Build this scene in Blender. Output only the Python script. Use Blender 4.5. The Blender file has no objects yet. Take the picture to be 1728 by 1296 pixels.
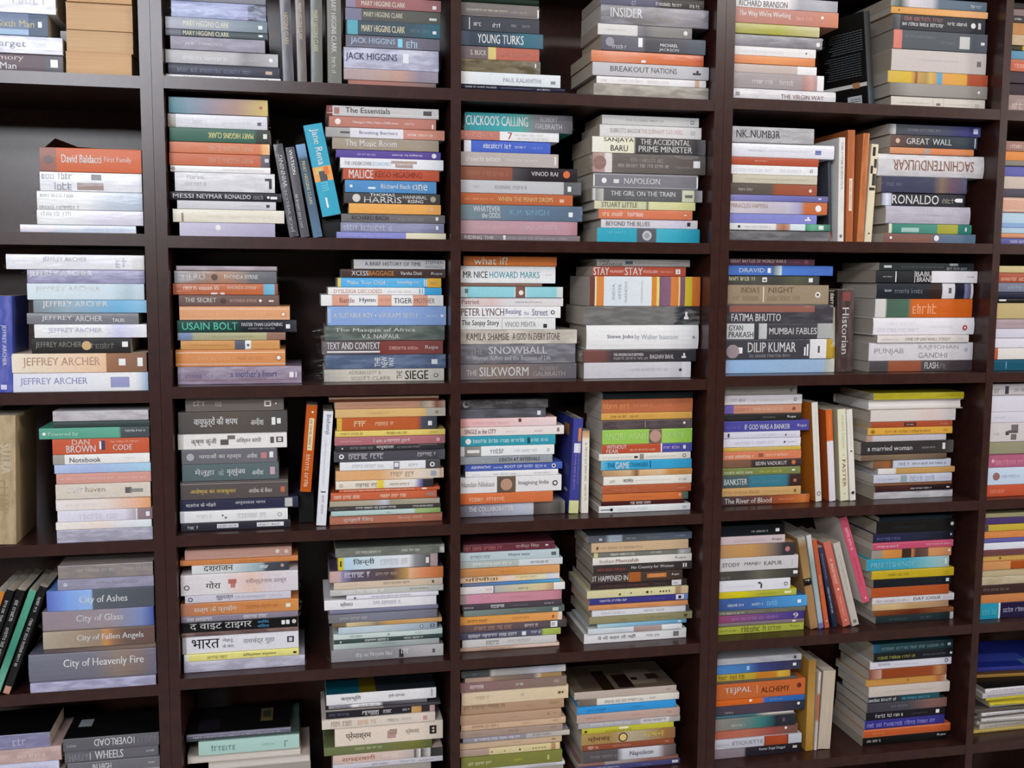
import bpy, bmesh, math, random, re
from mathutils import Vector, Matrix
random.seed(7)
C = bpy.context.scene.collection
sc = bpy.context.scene
# ------------------------------------------------------------------ camera
F, CW, CH = 1732.0, 1728.0, 1296.0
YAW, PITCH, ROLL = math.radians(11.7106), math.radians(-5.9704), math.radians(0.3874)
Z0 = 1.27                                   # height of the third shelf's underside above the floor
CAM = Vector((0.2298, -1.9474, 0.2260 + Z0))
_cy, _sy, _cp, _sp = math.cos(YAW), math.sin(YAW), math.cos(PITCH), math.sin(PITCH)
FWD = Vector((_sy*_cp, _cy*_cp, _sp)); _r = Vector((_cy, -_sy, 0)); _u = _r.cross(FWD)
RGT = math.cos(ROLL)*_r + math.sin(ROLL)*_u; UPV = -math.sin(ROLL)*_r + math.cos(ROLL)*_u
cd = bpy.data.cameras.new('camera'); cam = bpy.data.objects.new('camera', cd); C.objects.link(cam)
cd.sensor_width = 36; cd.lens = F/CW*36; cd.clip_start = 0.05
M = Matrix((RGT, UPV, -FWD)).transposed().to_4x4(); M.translation = CAM; cam.matrix_world = M
sc.camera = cam
# ------------------------------------------------------------------ view, world, lights
sc.view_settings.view_transform = 'Standard'; sc.view_settings.look = 'None'
sc.view_settings.exposure = 0.03; sc.view_settings.gamma = 1.0; sc.view_settings.use_curve_mapping = False
w = bpy.data.worlds.new('world'); sc.world = w; w.use_nodes = True
w.node_tree.nodes['Background'].inputs[0].default_value = (0.9, 0.95, 1.0, 1); w.node_tree.nodes['Background'].inputs[1].default_value = 0.05
def lamp(name, loc, target, size, power, col):
    l = bpy.data.lights.new(name, 'AREA'); l.shape = 'RECTANGLE'; l.size, l.size_y = size; l.energy = power; l.color = col
    o = bpy.data.objects.new(name, l); C.objects.link(o); o.location = loc
    o.rotation_euler = (Vector(target) - Vector(loc)).to_track_quat('-Z', 'Y').to_euler(); return o
lamp('ceiling_tube_lamp', (-0.55, -2.7, 2.62), (-0.2, 0, 1.5), (1.2, 0.25), 38, (0.87, 0.91, 1.0))
lamp('ceiling_tube_lamp', (-1.3, -5.0, 2.62), (0.3, 0, 1.5), (1.2, 0.5), 84, (0.92, 0.95, 1.0))
lamp('ceiling_tube_lamp', (1.9, -1.6, 2.66), (1.5, 0, 0.7), (1.2, 0.2), 19, (1.0, 0.95, 0.9))  # added overhead fill for the right-hand bays, set where its glare stays unseen
lamp('ceiling_tube_lamp', (6.3, -3.6, 2.62), (1.4, 0, 0.9), (1.2, 0.6), 130, (1.0, 0.95, 0.9))  # added unseen fill, brightens the right-hand bays from far aside
# ------------------------------------------------------------------ helpers
def px2w(x, y, d=0.0):
    """the point of the vertical plane y = d that the photograph shows at pixel (x, y)"""
    r = RGT*((x-CW/2)/F) + UPV*((CH/2-y)/F) + FWD
    t = (d-CAM.y)/r.y; return CAM + r*t
def srgb(h):
    h = {'W': 'f4f4f6', '000': '000000'}.get(h, h)
    c = [int(h[i:i+2], 16)/255 for i in (0, 2, 4)]
    return [v/12.92 if v <= .04045 else ((v+.055)/1.055)**2.4 for v in c]
def alb(h, k=1.0):
    return [min(.76, max(.003, v*1.07-.015)) for v in srgb(h)] + [1.0]
def lerp(a, b, t): return [x+(y-x)*t for x, y in zip(a, b)]
class MB:
    def __init__(s): s.v, s.f, s.c, s.c2 = [], [], [], []
    def quad(s, p, cols, col2=None):
        n = len(s.v); s.v += [tuple(q) for q in p]; s.f.append(tuple(range(n, n+len(p))))
        if not isinstance(cols[0], (list, tuple)): cols = [cols]*len(p)
        s.c += cols; s.c2 += [col2 or c for c in cols] if col2 is None else [col2]*len(p)
    def box(s, a, b, col):
        x0, y0, z0 = a; x1, y1, z1 = b
        P = [(x0,y0,z0),(x1,y0,z0),(x1,y1,z0),(x0,y1,z0),(x0,y0,z1),(x1,y0,z1),(x1,y1,z1),(x0,y1,z1)]
        for q in ((0,3,2,1),(4,5,6,7),(0,1,5,4),(1,2,6,5),(2,3,7,6),(3,0,4,7)): s.quad([P[i] for i in q], col)
    def mesh(s, name, mat, off=(0,0,0), merge=True):
        m = bpy.data.meshes.new(name)
        v, f = s.v, s.f
        if merge:
            idx, nv, mp = {}, [], []
            for p in v:
                k = (round(p[0], 6), round(p[1], 6), round(p[2], 6))
                if k not in idx: idx[k] = len(nv); nv.append(p)
                mp.append(idx[k])
            v = nv; f = [tuple(mp[i] for i in q) for q in f]
        m.from_pydata([(p[0]-off[0], p[1]-off[1], p[2]-off[2]) for p in v], [], f)
        if s.c and len(m.loops) == len(s.c):
            for nm, arr in (('Col', s.c), ('Col2', s.c2)):
                a = m.color_attributes.new(nm, 'FLOAT_COLOR', 'CORNER'); flat = []
                for c in arr: flat += list(c[:3]) + [1.0]
                a.data.foreach_set('color', flat)
        m.materials.append(mat); return m
def link(name, mesh, parent=None):
    o = bpy.data.objects.new(name, mesh); C.objects.link(o)
    if parent: o.parent = parent
    return o
def tag(o, label=None, cat=None, group=None, kind=None):
    for k, v in (('label', label), ('category', cat), ('group', group), ('kind', kind)):
        if v: o[k] = v
def mat(name, build):
    m = bpy.data.materials.new(name); m.use_nodes = True; nt = m.node_tree; b = nt.nodes['Principled BSDF']
    build(nt, b); return m
def N(nt, t, **kw):
    n = nt.nodes.new(t)
    for k, v in kw.items():
        if k in n.inputs: n.inputs[k].default_value = v
        else: setattr(n, k, v)
    return n
def cover_mat(rough, coat, bump):
    def f(nt, b):
        L = nt.links.new
        a = N(nt, 'ShaderNodeAttribute', attribute_name='Col'); a2 = N(nt, 'ShaderNodeAttribute', attribute_name='Col2')
        tc = N(nt, 'ShaderNodeTexCoord'); mp = N(nt, 'ShaderNodeMapping'); mp.inputs['Scale'].default_value = (28, 60, 90)
        oi = N(nt, 'ShaderNodeObjectInfo'); ad = N(nt, 'ShaderNodeVectorMath', operation='ADD')
        L(tc.outputs['Object'], ad.inputs[0]); L(oi.outputs['Random'], ad.inputs[1]); L(ad.outputs[0], mp.inputs[0])
        ns = N(nt, 'ShaderNodeTexNoise', Scale=1.0, Detail=3.0); L(mp.outputs[0], ns.inputs['Vector'])
        mr = N(nt, 'ShaderNodeMapRange'); mr.inputs[1].default_value = .42; mr.inputs[2].default_value = .62; L(ns.outputs[0], mr.inputs[0])
        mx = N(nt, 'ShaderNodeMix', data_type='RGBA'); L(mr.outputs[0], mx.inputs[0]); L(a.outputs[0], mx.inputs[6]); L(a2.outputs[0], mx.inputs[7])
        # light rubbing of the printed surface
        n2 = N(nt, 'ShaderNodeTexNoise', Scale=240.0, Detail=2.0); L(ad.outputs[0], n2.inputs['Vector'])
        m2 = N(nt, 'ShaderNodeMapRange'); m2.inputs[3].default_value = .9; m2.inputs[4].default_value = 1.1; L(n2.outputs[0], m2.inputs[0])
        mu = N(nt, 'ShaderNodeMix', data_type='RGBA', blend_type='MULTIPLY'); mu.inputs[0].default_value = 1
        L(mx.outputs[2], mu.inputs[6]); L(m2.outputs[0], mu.inputs[7]); L(mu.outputs[2], b.inputs['Base Color'])
        b.inputs['Roughness'].default_value = rough; b.inputs['Coat Weight'].default_value = coat; b.inputs['Coat Roughness'].default_value = .15
        b.inputs['Specular IOR Level'].default_value = .28
        if bump:
            bp = N(nt, 'ShaderNodeBump', Strength=bump, Distance=.002); L(ns.outputs[0], bp.inputs['Height']); L(bp.outputs[0], b.inputs['Normal'])
    return mat('book_cover_%d' % int(rough*100), f)
M_COVER = cover_mat(.45, .04, .1); M_GLOSS = cover_mat(.3, .07, .3)
def _print(nt, b):
    a = N(nt, 'ShaderNodeAttribute', attribute_name='Col'); nt.links.new(a.outputs[0], b.inputs['Base Color']); b.inputs['Roughness'].default_value = .4
M_PRINT = mat('printed_ink', _print)
def _pages(nt, b):
    L = nt.links.new; a = N(nt, 'ShaderNodeAttribute', attribute_name='Col'); tc = N(nt, 'ShaderNodeTexCoord')
    mp = N(nt, 'ShaderNodeMapping'); mp.inputs['Scale'].default_value = (6, 6, 900); L(tc.outputs['Object'], mp.inputs[0])
    ns = N(nt, 'ShaderNodeTexNoise', Scale=1.0, Detail=4.0, Roughness=.7); L(mp.outputs[0], ns.inputs['Vector'])
    mr = N(nt, 'ShaderNodeMapRange'); mr.inputs[1].default_value = .3; mr.inputs[2].default_value = .7; mr.inputs[3].default_value = .84; mr.inputs[4].default_value = 1.08; L(ns.outputs[0], mr.inputs[0])
    mu = N(nt, 'ShaderNodeMix', data_type='RGBA', blend_type='MULTIPLY'); mu.inputs[0].default_value = 1
    L(a.outputs[0], mu.inputs[6]); L(mr.outputs[0], mu.inputs[7]); L(mu.outputs[2], b.inputs['Base Color']); b.inputs['Roughness'].default_value = .9
    bp = N(nt, 'ShaderNodeBump', Strength=.4, Distance=.001); L(ns.outputs[0], bp.inputs['Height']); L(bp.outputs[0], b.inputs['Normal'])
M_PAGES = mat('page_edges', _pages)
def _wrap(nt, b):
    L = nt.links.new; out = nt.nodes['Material Output']
    tr = N(nt, 'ShaderNodeBsdfTransparent'); gl = N(nt, 'ShaderNodeBsdfGlossy'); gl.inputs['Roughness'].default_value = .15; gl.inputs['Color'].default_value = (.95, .96, 1, 1)
    fr = N(nt, 'ShaderNodeLayerWeight', Blend=.16); mr = N(nt, 'ShaderNodeMapRange'); mr.inputs[3].default_value = .006; mr.inputs[4].default_value = .17
    tc = N(nt, 'ShaderNodeTexCoord'); mp = N(nt, 'ShaderNodeMapping'); mp.inputs['Scale'].default_value = (16, 40, 55); L(tc.outputs['Object'], mp.inputs[0])
    ns = N(nt, 'ShaderNodeTexNoise', Scale=1.0, Detail=1.5, Distortion=1.0); L(mp.outputs[0], ns.inputs['Vector'])
    bp = N(nt, 'ShaderNodeBump', Strength=.8, Distance=.004); L(ns.outputs[0], bp.inputs['Height']); L(bp.outputs[0], gl.inputs['Normal']); L(bp.outputs[0], fr.inputs['Normal'])
    mx = N(nt, 'ShaderNodeMixShader'); L(fr.outputs['Fresnel'], mr.inputs[0]); L(mr.outputs[0], mx.inputs[0]); L(tr.outputs[0], mx.inputs[1]); L(gl.outputs[0], mx.inputs[2]); L(mx.outputs[0], out.inputs[0])
M_WRAP = mat('clear_plastic_wrap', _wrap)
def _wood(nt, b):
    L = nt.links.new; tc = N(nt, 'ShaderNodeTexCoord'); mp = N(nt, 'ShaderNodeMapping'); mp.inputs['Scale'].default_value = (9, 9, 9); L(tc.outputs['Object'], mp.inputs[0])
    ns = N(nt, 'ShaderNodeTexNoise', Scale=6.0, Detail=6.0, Roughness=.65); L(mp.outputs[0], ns.inputs['Vector'])
    cr = N(nt, 'ShaderNodeValToRGB'); L(ns.outputs[0], cr.inputs[0])
    cr.color_ramp.elements[0].position = .35; cr.color_ramp.elements[0].color = (.024, .0078, .0062, 1)
    cr.color_ramp.elements[1].position = .7; cr.color_ramp.elements[1].color = (.044, .0145, .0105, 1)
    L(cr.outputs[0], b.inputs['Base Color']); b.inputs['Roughness'].default_value = .29; b.inputs['Specular IOR Level'].default_value = .42
    bp = N(nt, 'ShaderNodeBump', Strength=.06, Distance=.001); L(ns.outputs[0], bp.inputs['Height']); L(bp.outputs[0], b.inputs['Normal'])
M_WOOD = mat('dark_brown_laminate', _wood)
def plain(name, c, r=.8):
    def f(nt, b):
        ns = N(nt, 'ShaderNodeTexNoise', Scale=8.0); cr = N(nt, 'ShaderNodeValToRGB'); nt.links.new(ns.outputs[0], cr.inputs[0])
        cr.color_ramp.elements[0].color = [v*.93 for v in c] + [1]; cr.color_ramp.elements[1].color = list(c) + [1]
        nt.links.new(cr.outputs[0], b.inputs['Base Color']); b.inputs['Roughness'].default_value = r
    return mat(name, f)
# ------------------------------------------------------------------ room shell
def slab(name, a, b, m, parent=None):
    q = MB(); q.box((0, 0, 0), tuple(y-x for x, y in zip(a, b)), [1, 1, 1, 1]); o = link(name, q.mesh(name, m), parent); o.location = a; return o
M_WALL = plain('wall_paint', (.62, .6, .57)); M_SHOP = plain('shop_shelving_brown', (.24, .17, .13)); M_FLOOR = plain('floor_tile', (.42, .4, .38), .4); M_CEIL = plain('ceiling_paint', (.75, .75, .74))
for nm, a, b, m in (('floor', (-3.2, -6.2, -.1), (7.6, .5, 0), M_FLOOR), ('ceiling', (-3.2, -6.2, 2.75), (7.6, .5, 2.85), M_CEIL),
                    ('wall_back', (-3.2, .33, 0), (7.6, .43, 2.75), M_WALL), ('wall_front', (-3.2, -6.2, 0), (7.6, -6.1, 2.75), M_SHOP),
                    ('wall_left', (-3.2, -6.1, 0), (-3.1, .33, 2.75), M_WALL), ('wall_right', (7.5, -6.1, 0), (7.6, .33, 2.75), M_SHOP)):
    tag(slab(nm, a, b, m), kind='structure')
# ------------------------------------------------------------------ the three bookcases
TH, DEP = .0215, .30
HS = [dict(A=.5516, B=.2761, C=-.0066, D=-.2831, E=-.5596), dict(A=.5539, B=.2738, C=0.0, D=-.2772, E=-.5524), dict(A=.5600, B=.2810, C=.0058, D=-.2742, E=-.5526)]
UNIT = [0, 1, 1, 2, 2]
BAYX = [(-.552, -.0393), (0.0, .513), (.5322, 1.0379), (1.0768, 1.6759), (1.6936, 2.24)]
def shelf_under(u, row):
    h = HS[u]
    return Z0 + (h['ABCDE'[row]] if row < 5 else h['E'] - (h['D']-h['E'])*(row-4))
for u, (x0, x1, dv, lab) in enumerate(((-.5715, -.0199, [], 'dark brown bookcase of single bay at the edge with slate hardback stack'),
        (-.0193, 1.0568, [(.513, .5322)], 'dark brown two-bay bookcase in the middle, with one slim central divider'),
        (1.0574, 2.26, [(1.6759, 1.6936)], 'dark brown two-bay bookcase at the far end, beside the magazine pile'))):
    r = bpy.data.objects.new('bookcase', None); C.objects.link(r); r.location = (x0, 0, 0); tag(r, lab, 'bookcase', 'dark brown bookcases')
    top = Z0 + HS[u]['A'] + 2*(HS[u]['A']-HS[u]['B']) + TH
    def pt(nm, a, b):
        o = slab(nm, a, b, M_WOOD); o.parent = r; o.location = (a[0]-x0, a[1], a[2]); return o
    inl = [b for b in BAYX if x0 < b[0] < x1]
    pt('side_panel', (x0, 0, 0), (inl[0][0], DEP, top)); pt('side_panel', (inl[-1][1], 0, 0), (x1, DEP, top))
    for a, b in dv: pt('divider', (a, 0, .02), (b, DEP, top-TH))
    pt('back_panel', (inl[0][0], DEP, .02), (inl[-1][1], DEP+.008, top))
    pt('top_panel', (inl[0][0], 0, top-TH), (inl[-1][1], DEP, top))
    for ba, bb in inl:
        for row in range(-1, 7):
            z = Z0 + HS[u]['A'] + (HS[u]['A']-HS[u]['B']) if row < 0 else shelf_under(u, row)
            if z > .05: pt('shelf', (ba, .0006, z), (bb, DEP, z+TH))
        pt('kickboard', (ba, .02, 0), (bb, .035, shelf_under(u, 6) if shelf_under(u, 6) > .05 else shelf_under(u, 5)))
DATA = r"""
@r0c0a|0 0 6.171|0 0|.006|-190|0|top shelf, first bay, stack beside tan page edges
-620 575 125|white glossy book with grey marks|dcdce2|s .62 .93 .3 .7 9a9aa2;g b9bac4|wrap
-520 495 365|blue-grey book with faint gold title|66758f|b .8 1 46566e;t .48 .86 .38 .68 c9c08e Sixth Man;r .02 .8 .05 .28 88a8c4;r .9 .94 .4 .65 W|
-640 650 550|white wrapped book with big grey letters|d5d5e2|t .22 .7 .25 .75 8c8c96 The Target;r .86 .94 .25 .6 f2f2f6;g b5b6c8|wrap
-640 652 735|dark mauve book with white two-line title|5d4c52|t .36 .68 .55 .95 d8c8c0 Memory;t .49 .62 .12 .5 W Man;r .9 .96 .3 .75 W;b .85 1 55525a|
@r0c0b|0 0 6.171|0 0|.012|-150|700|top shelf, first bay, tan page-edge stack
690 1370 20|fore-edge-out book cut by the photo's upper edge|a87c50||rev pg=c8a278 d=.006
685 1380 305|thick book with tan page edges facing out|b08a5c||rev pg=c8a580
690 1385 535|book with tan page edges facing out|a88458||rev pg=c7a681
685 1372 770|thick book with tan page edges on the shelf|b5794c||rev pg=c9a57e
@r1c0|0 200 6.171|0 1|.004|295||second shelf, first bay, only stack
415 w 550|orange book with white title and raised black flap|c4643f|b 0 .16 93655a;t .21 .6 .38 .72 W David Baldacci;t .63 .9 .38 .66 e8c8c0 First Family;o .08 .5 .35 5c4a4a|flap
415 w 755|white wrapped book with dark bars and a face|e9e9ec|s .02 .33 .62 .95 4a4448;s .14 .33 .06 .45 4a4448;r .36 .62 .08 .45 94807a;r .5 .6 .6 .9 5a5254;g cfd0d8|wrap
385 w 950|white and silver wrapped book, dark broken lettering|e2e3e7|s .03 .36 .68 .9 5c5c62;s .02 .4 .05 .25 5c5c62;m .4 e2e3e7;m .7 b9c2cc;m 1 aab4c0|wrap
385 w 1108|white wrapped book with creased plastic corner|e6e4ea|s .04 .34 .6 .92 7a787e;m .3 eceaf0;m .6 cfcbd8;m 1 c9c6d2|wrap
210 1415 1190|thin pale blue book reaching beyond the stack|c3cfe8|s .55 .95 .3 .7 b0b4cc;g d9d4e8|
@r2c0|0 410 4.983|0 2|.004|92||third shelf, first bay, silver-topped stack
50 w 218|silver-white book at the top|d8d8dd|t .26 .58 .45 .85 b9b9c0 JEFFREY ARCHER;s .79 .9 .15 .8 9c98a4;b .91 1 d2d0d0|wrap
228 1215 333|slate lavender wrapped book|8d8ba6|t .02 .55 .42 .95 W JEFFREY ARCHER;g a5a3bd|wrap
228 1212 470|icy pale book with white author name|cbd8dd|t .07 .62 .45 .85 f4f6f8 JEFFREY ARCHER;m .7 c3d3da;m .86 a9bcc6;m 1 c6d2da|
280 1240 578|sky blue book with white author name|7fa3bd|t .08 .65 .35 .92 W JEFFREY ARCHER;m 0 7d868c;m .3 8fa6b4;m .75 6fa8cc;m 1 8ab8d4|
226 1165 672|mid grey book with white author name|77777d|t .13 .4 .25 .75 W JEFFREY;t .43 .67 .25 .75 W ARCHER;t .76 .87 .2 .5 W TALES|
288 w 785|white book with faint lilac author name|e6e5f0|t .12 .6 .3 .75 c0bfd2 JEFFREY ARCHER;m .6 e9e8f2;m .75 c2c2dc;m 1 e4e2f0|wrap
265 1100 912|black book with small gold disc|2e2c2b|t .04 .5 .3 .75 8a867e JEFFREY ARCHER;o .55 .5 .6 c0a070;s .6 .86 .3 .7 6f6c66;r .91 .97 .4 .75 W|
98 w 1075|cream book with brown end panel|dfc8b2|t .08 .65 .25 .8 c4a48e JEFFREY ARCHER;m 0 e0d4c0;m .5 e0bfa4;m .69 dcb896;m .7 94694e;m 1 7d5f4e;r .79 .84 .35 .7 W;r .93 .97 .3 .75 W|
98 w 1235|pale lavender book at the base|d3d4ea|t .06 .55 .3 .75 a7a5cc JEFFREY ARCHER;r .72 .86 .2 .75 8e92b8;m .9 dcdcf0;m 1 9ab4cc|
U -20 1200 -30 385 126|blue upright book cut by photo edge, third shelf, first bay|4a55a0|t .3 .72 .25 .6 W JEFFREY ARCHER;g 6a6cae;r .92 .97 .2 .6 c8c8e0|
@r3c0|0 660 4.63|0 3|.002|160||fourth shelf, first bay
412 w 243|light grey untitled book topping the stack|b9b6b8|g a5a0a4|
415 w 290|thin dark slate book beneath the top one|3a4644||
305 w 380|green and slate book jutting out|5a9a84|t .08 .35 .2 .65 b8d8c8 Powered by;m .72 5fa08a;m .74 4e5558;m 1 4a4e54;s .78 .97 .55 .75 d8d8d8;o .045 .5 .3 e8e8e8|
410 w 502|orange-red book with white two-line author|bd5a3e|t .2 .38 .62 .95 e8d8d0 DAN;t .14 .44 .12 .58 W BROWN;r .48 .5 .3 .8 W;r .5 .54 .25 .85 43405a;t .62 .82 .22 .58 f0e4dc CODE;s .6 .9 .7 .85 e0b8a0|
413 w 580|white book with grey title and photo end|dddbd9|b 0 .12 9a9690;t .17 .49 .2 .7 54545a Notebook;s .72 .85 .5 .65 c0b8b0|
425 w 650|pale blue untitled book|a9b8d6|m .4 9fafd4;m 1 9fc4d8|
440 w 732|dusty pink book with pale marks|c9948a|s .05 .6 .4 .6 e6c8c0;s .65 .95 .35 .6 dcb4a8|
435 w 850|cream-grey book with a dark couple photo|cdc3b6|t .12 .3 .45 .85 W safe;t .31 .52 .45 .8 c0b0a4 haven;r .73 .8 .3 .7 5c5a58;r .78 .92 .35 .6 8a8884|
437 w 943|off-white book fading to orange|dcd6d4|m .5 dccfc8;m 1 d99a6a;s .1 .45 .35 .6 c8c0bc|
450 w 1033|lavender-white book with mauve end|d3d0dc|s .22 .68 .2 .75 b9b4c4;m .7 d0ccd8;m .82 a8a0a8;m .83 e8e4ec;m .845 8d7a80;m 1 846e78;r .93 .97 .3 .7 W|
437 w 1096|thin white book above the silver one|e3d9d3|m .5 e0cfc4;m .7 d6d4dc;m 1 d2dcda|
445 w 1197|silver wrapped book at the base|9a97a4|g b4b2c2|wrap
U -110 1168 -120 155 235|tan upright hardback with eye emblem, fourth shelf, first bay|b09c7c|t .22 .45 .5 .85 d8ceb8 SUTRA;t .22 .45 .2 .42 d8ceb8 BUSINESS;s .5 .78 .35 .75 8a7860;o .9 .2 .16 3a3430;o .9 .2 .1 e8e0d0;o .9 .2 .05 2a2624;g 9c8a6c|d=.01
@r4c0|0 920 4.983|0 4|.001|175||fifth shelf, first bay, city-titles stack
488 w 290|grey-brown book at the top|8f8580|s .2 .6 .5 .75 b0a8a0;s .68 .95 .5 .75 a8a09c;g 7f7a7c|
485 w 388|grey-lavender book under the top one|8d8a9c|s .4 .85 .4 .7 7c7a86;o .08 .5 .35 b8b6c8;g 9896ac|
393 w 567|blue-to-charcoal book with white title|6a8cd0|m 0 5a6ab4;m .2 7f9fdc;m .41 8fb0e0;m .43 5c626a;m 1 50545c;t .3 .75 .25 .7 W City of Ashes|
358 1295 735|mauve-grey book with blue end|94868e|m .6 988c92;m .88 7c8cb4;m 1 48589c;t .3 .72 .3 .75 W City of Glass|wrap
362 1300 880|tan-brown book with orange glow|8f7f72|m 0 a89c8c;m .5 94806e;m .56 c08a58;m .64 8a6a54;m .75 6a5a54;m 1 6a524c;t .3 .9 .3 .75 f0e8e0 City of Fallen Angels|
370 w 926|thin dark brown book|5e5454|m .6 7a6a60|
240 w 1168|thick slate hardback with white title|70717e|m .5 74727e;m .7 8a7a70;m .85 80706c;m 1 6a6a7a;t .27 .9 .42 .78 f2ece8 City of Heavenly Fire|hard
255 w 1250|lavender-grey wrapped book at the base|9694ad|g b0aec8|wrap
U 15 1170 330 270 72|black leaning book nearest the stack, fifth shelf, first bay|1c1e20|s .1 .25 .3 .7 d8d8d8;s .3 .75 .3 .7 c8c8c8;r .93 1 .1 .9 b88a74|wrap
U -75 1150 242 275 68|green leaning book among black ones, fifth shelf, first bay|4a9078|m 0 5aa088;m .6 3f8470;m 1 7ab49c|wrap
U -165 1140 135 255 80|black leaning book beside the green one, fifth shelf, first bay|1a1c1e|s .1 .3 .3 .7 d0d0d0;s .36 .8 .3 .7 c0c0c0|wrap
U -250 1130 50 240 72|black leaning book third from the stack, fifth shelf, first bay|202224|s .1 .35 .3 .7 d0d0d0|
U -330 1120 -30 235 70|orange leaning book at photo edge, fifth shelf, first bay|c07838||
@r5c0a|0 1140 5.4|0 5|.002|545|0|bottom shelf, first bay, stack at photo edge
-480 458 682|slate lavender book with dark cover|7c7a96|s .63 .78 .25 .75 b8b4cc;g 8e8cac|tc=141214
-460 560 815|dusty pink-tan book|b39a96|s .6 .85 .35 .65 d8c4c0;g c4aaa4|
-460 540 910|white-blue book mostly below the frame|c6c8e2|s .65 .9 .3 .6 a8a8c4|fill
@r5c0b|0 1140 5.4|0 5|.002|580||bottom shelf, first bay, grey hardback stack
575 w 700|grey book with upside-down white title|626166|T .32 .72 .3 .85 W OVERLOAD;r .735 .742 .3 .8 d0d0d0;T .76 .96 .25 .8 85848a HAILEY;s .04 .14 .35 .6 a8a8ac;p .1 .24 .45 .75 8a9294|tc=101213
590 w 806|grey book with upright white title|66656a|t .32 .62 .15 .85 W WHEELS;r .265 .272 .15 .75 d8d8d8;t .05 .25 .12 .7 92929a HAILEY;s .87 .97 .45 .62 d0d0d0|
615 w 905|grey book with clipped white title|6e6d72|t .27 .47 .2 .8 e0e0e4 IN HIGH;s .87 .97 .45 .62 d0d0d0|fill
@r0c1a|270 0 6.912|1 0|.03|-110||top shelf, second bay, stack over thin white book
130 1230 -8|grey book cut by the photo's upper edge|7b7b82||
130 1235 180|steel-blue wrapped book with bright crease|868fb2|m .5 8a94b8;m .8 8f8cb4;m .81 4f5560;m 1 5a5c6c;g a2a8c8|wrap
62 1250 314|silver-grey book with cream author name|a2a6ad|t .17 .62 .25 .75 e0dcc8 MARY HIGGINS CLARK;m 0 aaa9b4;m .6 8f98a2;m 1 6a7a82;r .91 .95 .3 .6 W|
62 1255 392|dark slate book with cream author name|4b5559|b 0 .15 6a7078;t .17 .62 .15 .85 dcd6b8 MARY HIGGINS CLARK;r .91 .95 .4 .7 W|
120 1222 546|lilac-grey book with white author name|8d8894|t .15 .55 .3 .62 d6d4dc JANET EVANOVICH;g 9c96a6|
60 1375 697|light silver book with small white disc|b3b2b3|s .15 .55 .3 .6 d0d0d2;s .62 .9 .3 .55 9a989a;o .935 .5 .3 e8e8e8;m .6 b0aeb0;m .7 8c898a;m 1 b2b0b4|
95 1395 824|charcoal book with small tan emblem|3a3b47|s .08 .75 .25 .65 5a5e86;r .87 .93 .3 .6 b89c88|
35 1405 880|thin white book at the base|e4e1e3|t .15 .39 .25 .75 8a7a80 THE ART OF WAR;t .57 .67 .25 .75 8a7a80 Sun Tzu;o .88 .5 .4 3a3a44|
@r0c1b|510 0 6.646|1 0|.03|-60||top shelf, second bay, stack beside upright books
490 1555 74|dusty rose book with cream author name|96696b|b 0 .1 8a8298;t .16 .62 .2 .62 e6dcc8 MARY HIGGINS CLARK;r .91 .95 .2 .5 e6e0dc|
485 1550 217|olive-grey book with lavender end|5a5a56|b 0 .165 78768c;t .19 .6 .35 .75 d2ccb4 MARY HIGGINS CLARK;r .88 .96 .3 .5 c8c8c4|
495 1545 384|teal-slate book with bright teal end|45535e|b .01 .12 5da0ae;t .16 .62 .25 .7 d8d0b0 MARY HIGGINS CLARK;s .68 .9 .35 .6 66808c;r .92 .96 .3 .5 W;m .7 45535e;m 1 3a6a78|
490 1540 520|grey book with pale blue author name|6e6b76|t .05 .52 .2 .8 a9c4e4 JACK HIGGINS;r .55 .6 .15 .85 7cc4dc;s .64 .8 .15 .8 a9c8e0;r 0 .8 0 .12 8ca0bc|
465 1530 757|silver-lavender wrapped book, navy author name|a5a5b8|t .02 .56 .32 .75 35385a JACK HIGGINS;g c2c2d2;r .62 .68 .35 .8 d8d8e0|wrap
465 1525 887|mauve-beige untitled book|a8979a|m .3 b09c98;m .6 b8968a;m .8 8f8694;m 1 a098a4|
515 1500 968|red-brown book at the base|9c6e62|m .2 a87064;m 1 7d6c6c|
U 1435 945 1378 -240 130|grey upright book with gold name, first of four, top shelf|5a595d|t .3 .62 .3 .7 c8b98c HIGGINS CLARK;g 6a696e|crop=270,0,6.912
U 1603 945 1562 -240 112|brown-grey upright book, second of four, top shelf|6d6562|t .2 .56 .3 .7 c8bca8 MARY HIGGINS CLARK|crop=270,0,6.912
U 98 922 84 -240 132|olive-grey upright book with gold name, third of four, top shelf|6a6c68|t .28 .68 .25 .65 c8bf94 MARY HIGGINS CLARK|
U 287 932 271 -240 158|olive-grey upright book with white name, fourth of four, top shelf|74746e|t .15 .68 .3 .65 f0f0ea MARY HIGGINS CLARK;s .72 .9 .3 .6 c0c0a8|
@r1c1a|270 150 4.985|1 1|.032|62||second shelf, second bay, rainbow-topped stack
72 905 202|teal-to-yellow multicolour book at the top|8a8290|m 0 4f7f88;m .2 7a90a0;m .4 8f8694;m .7 a88a7c;m 1 c9b46c;o .93 .5 .2 a04a40|
65 900 320|white book with tan end|cbcace|b 0 .08 98918a;s .1 .42 .3 .7 b0b0b6;s .55 .85 .35 .55 b8b8bc;r .9 .94 .3 .55 4a4a4e|wrap
80 925 440|green book with upside-down yellow lettering|3a6050|T .38 .83 .3 .7 dcd48a MARY HIGGINS CLARK;m .84 3a6050;m .87 3a3f3a;m 1 343834;r .93 .97 .35 .7 c8d0c4|
80 922 536|salmon book with yellow tip|c4795c|T .38 .83 .25 .7 d8a88c MARY HIGGINS CLARK;m .9 c87a58;m .93 dfa36a;m 1 e0b890|
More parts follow.
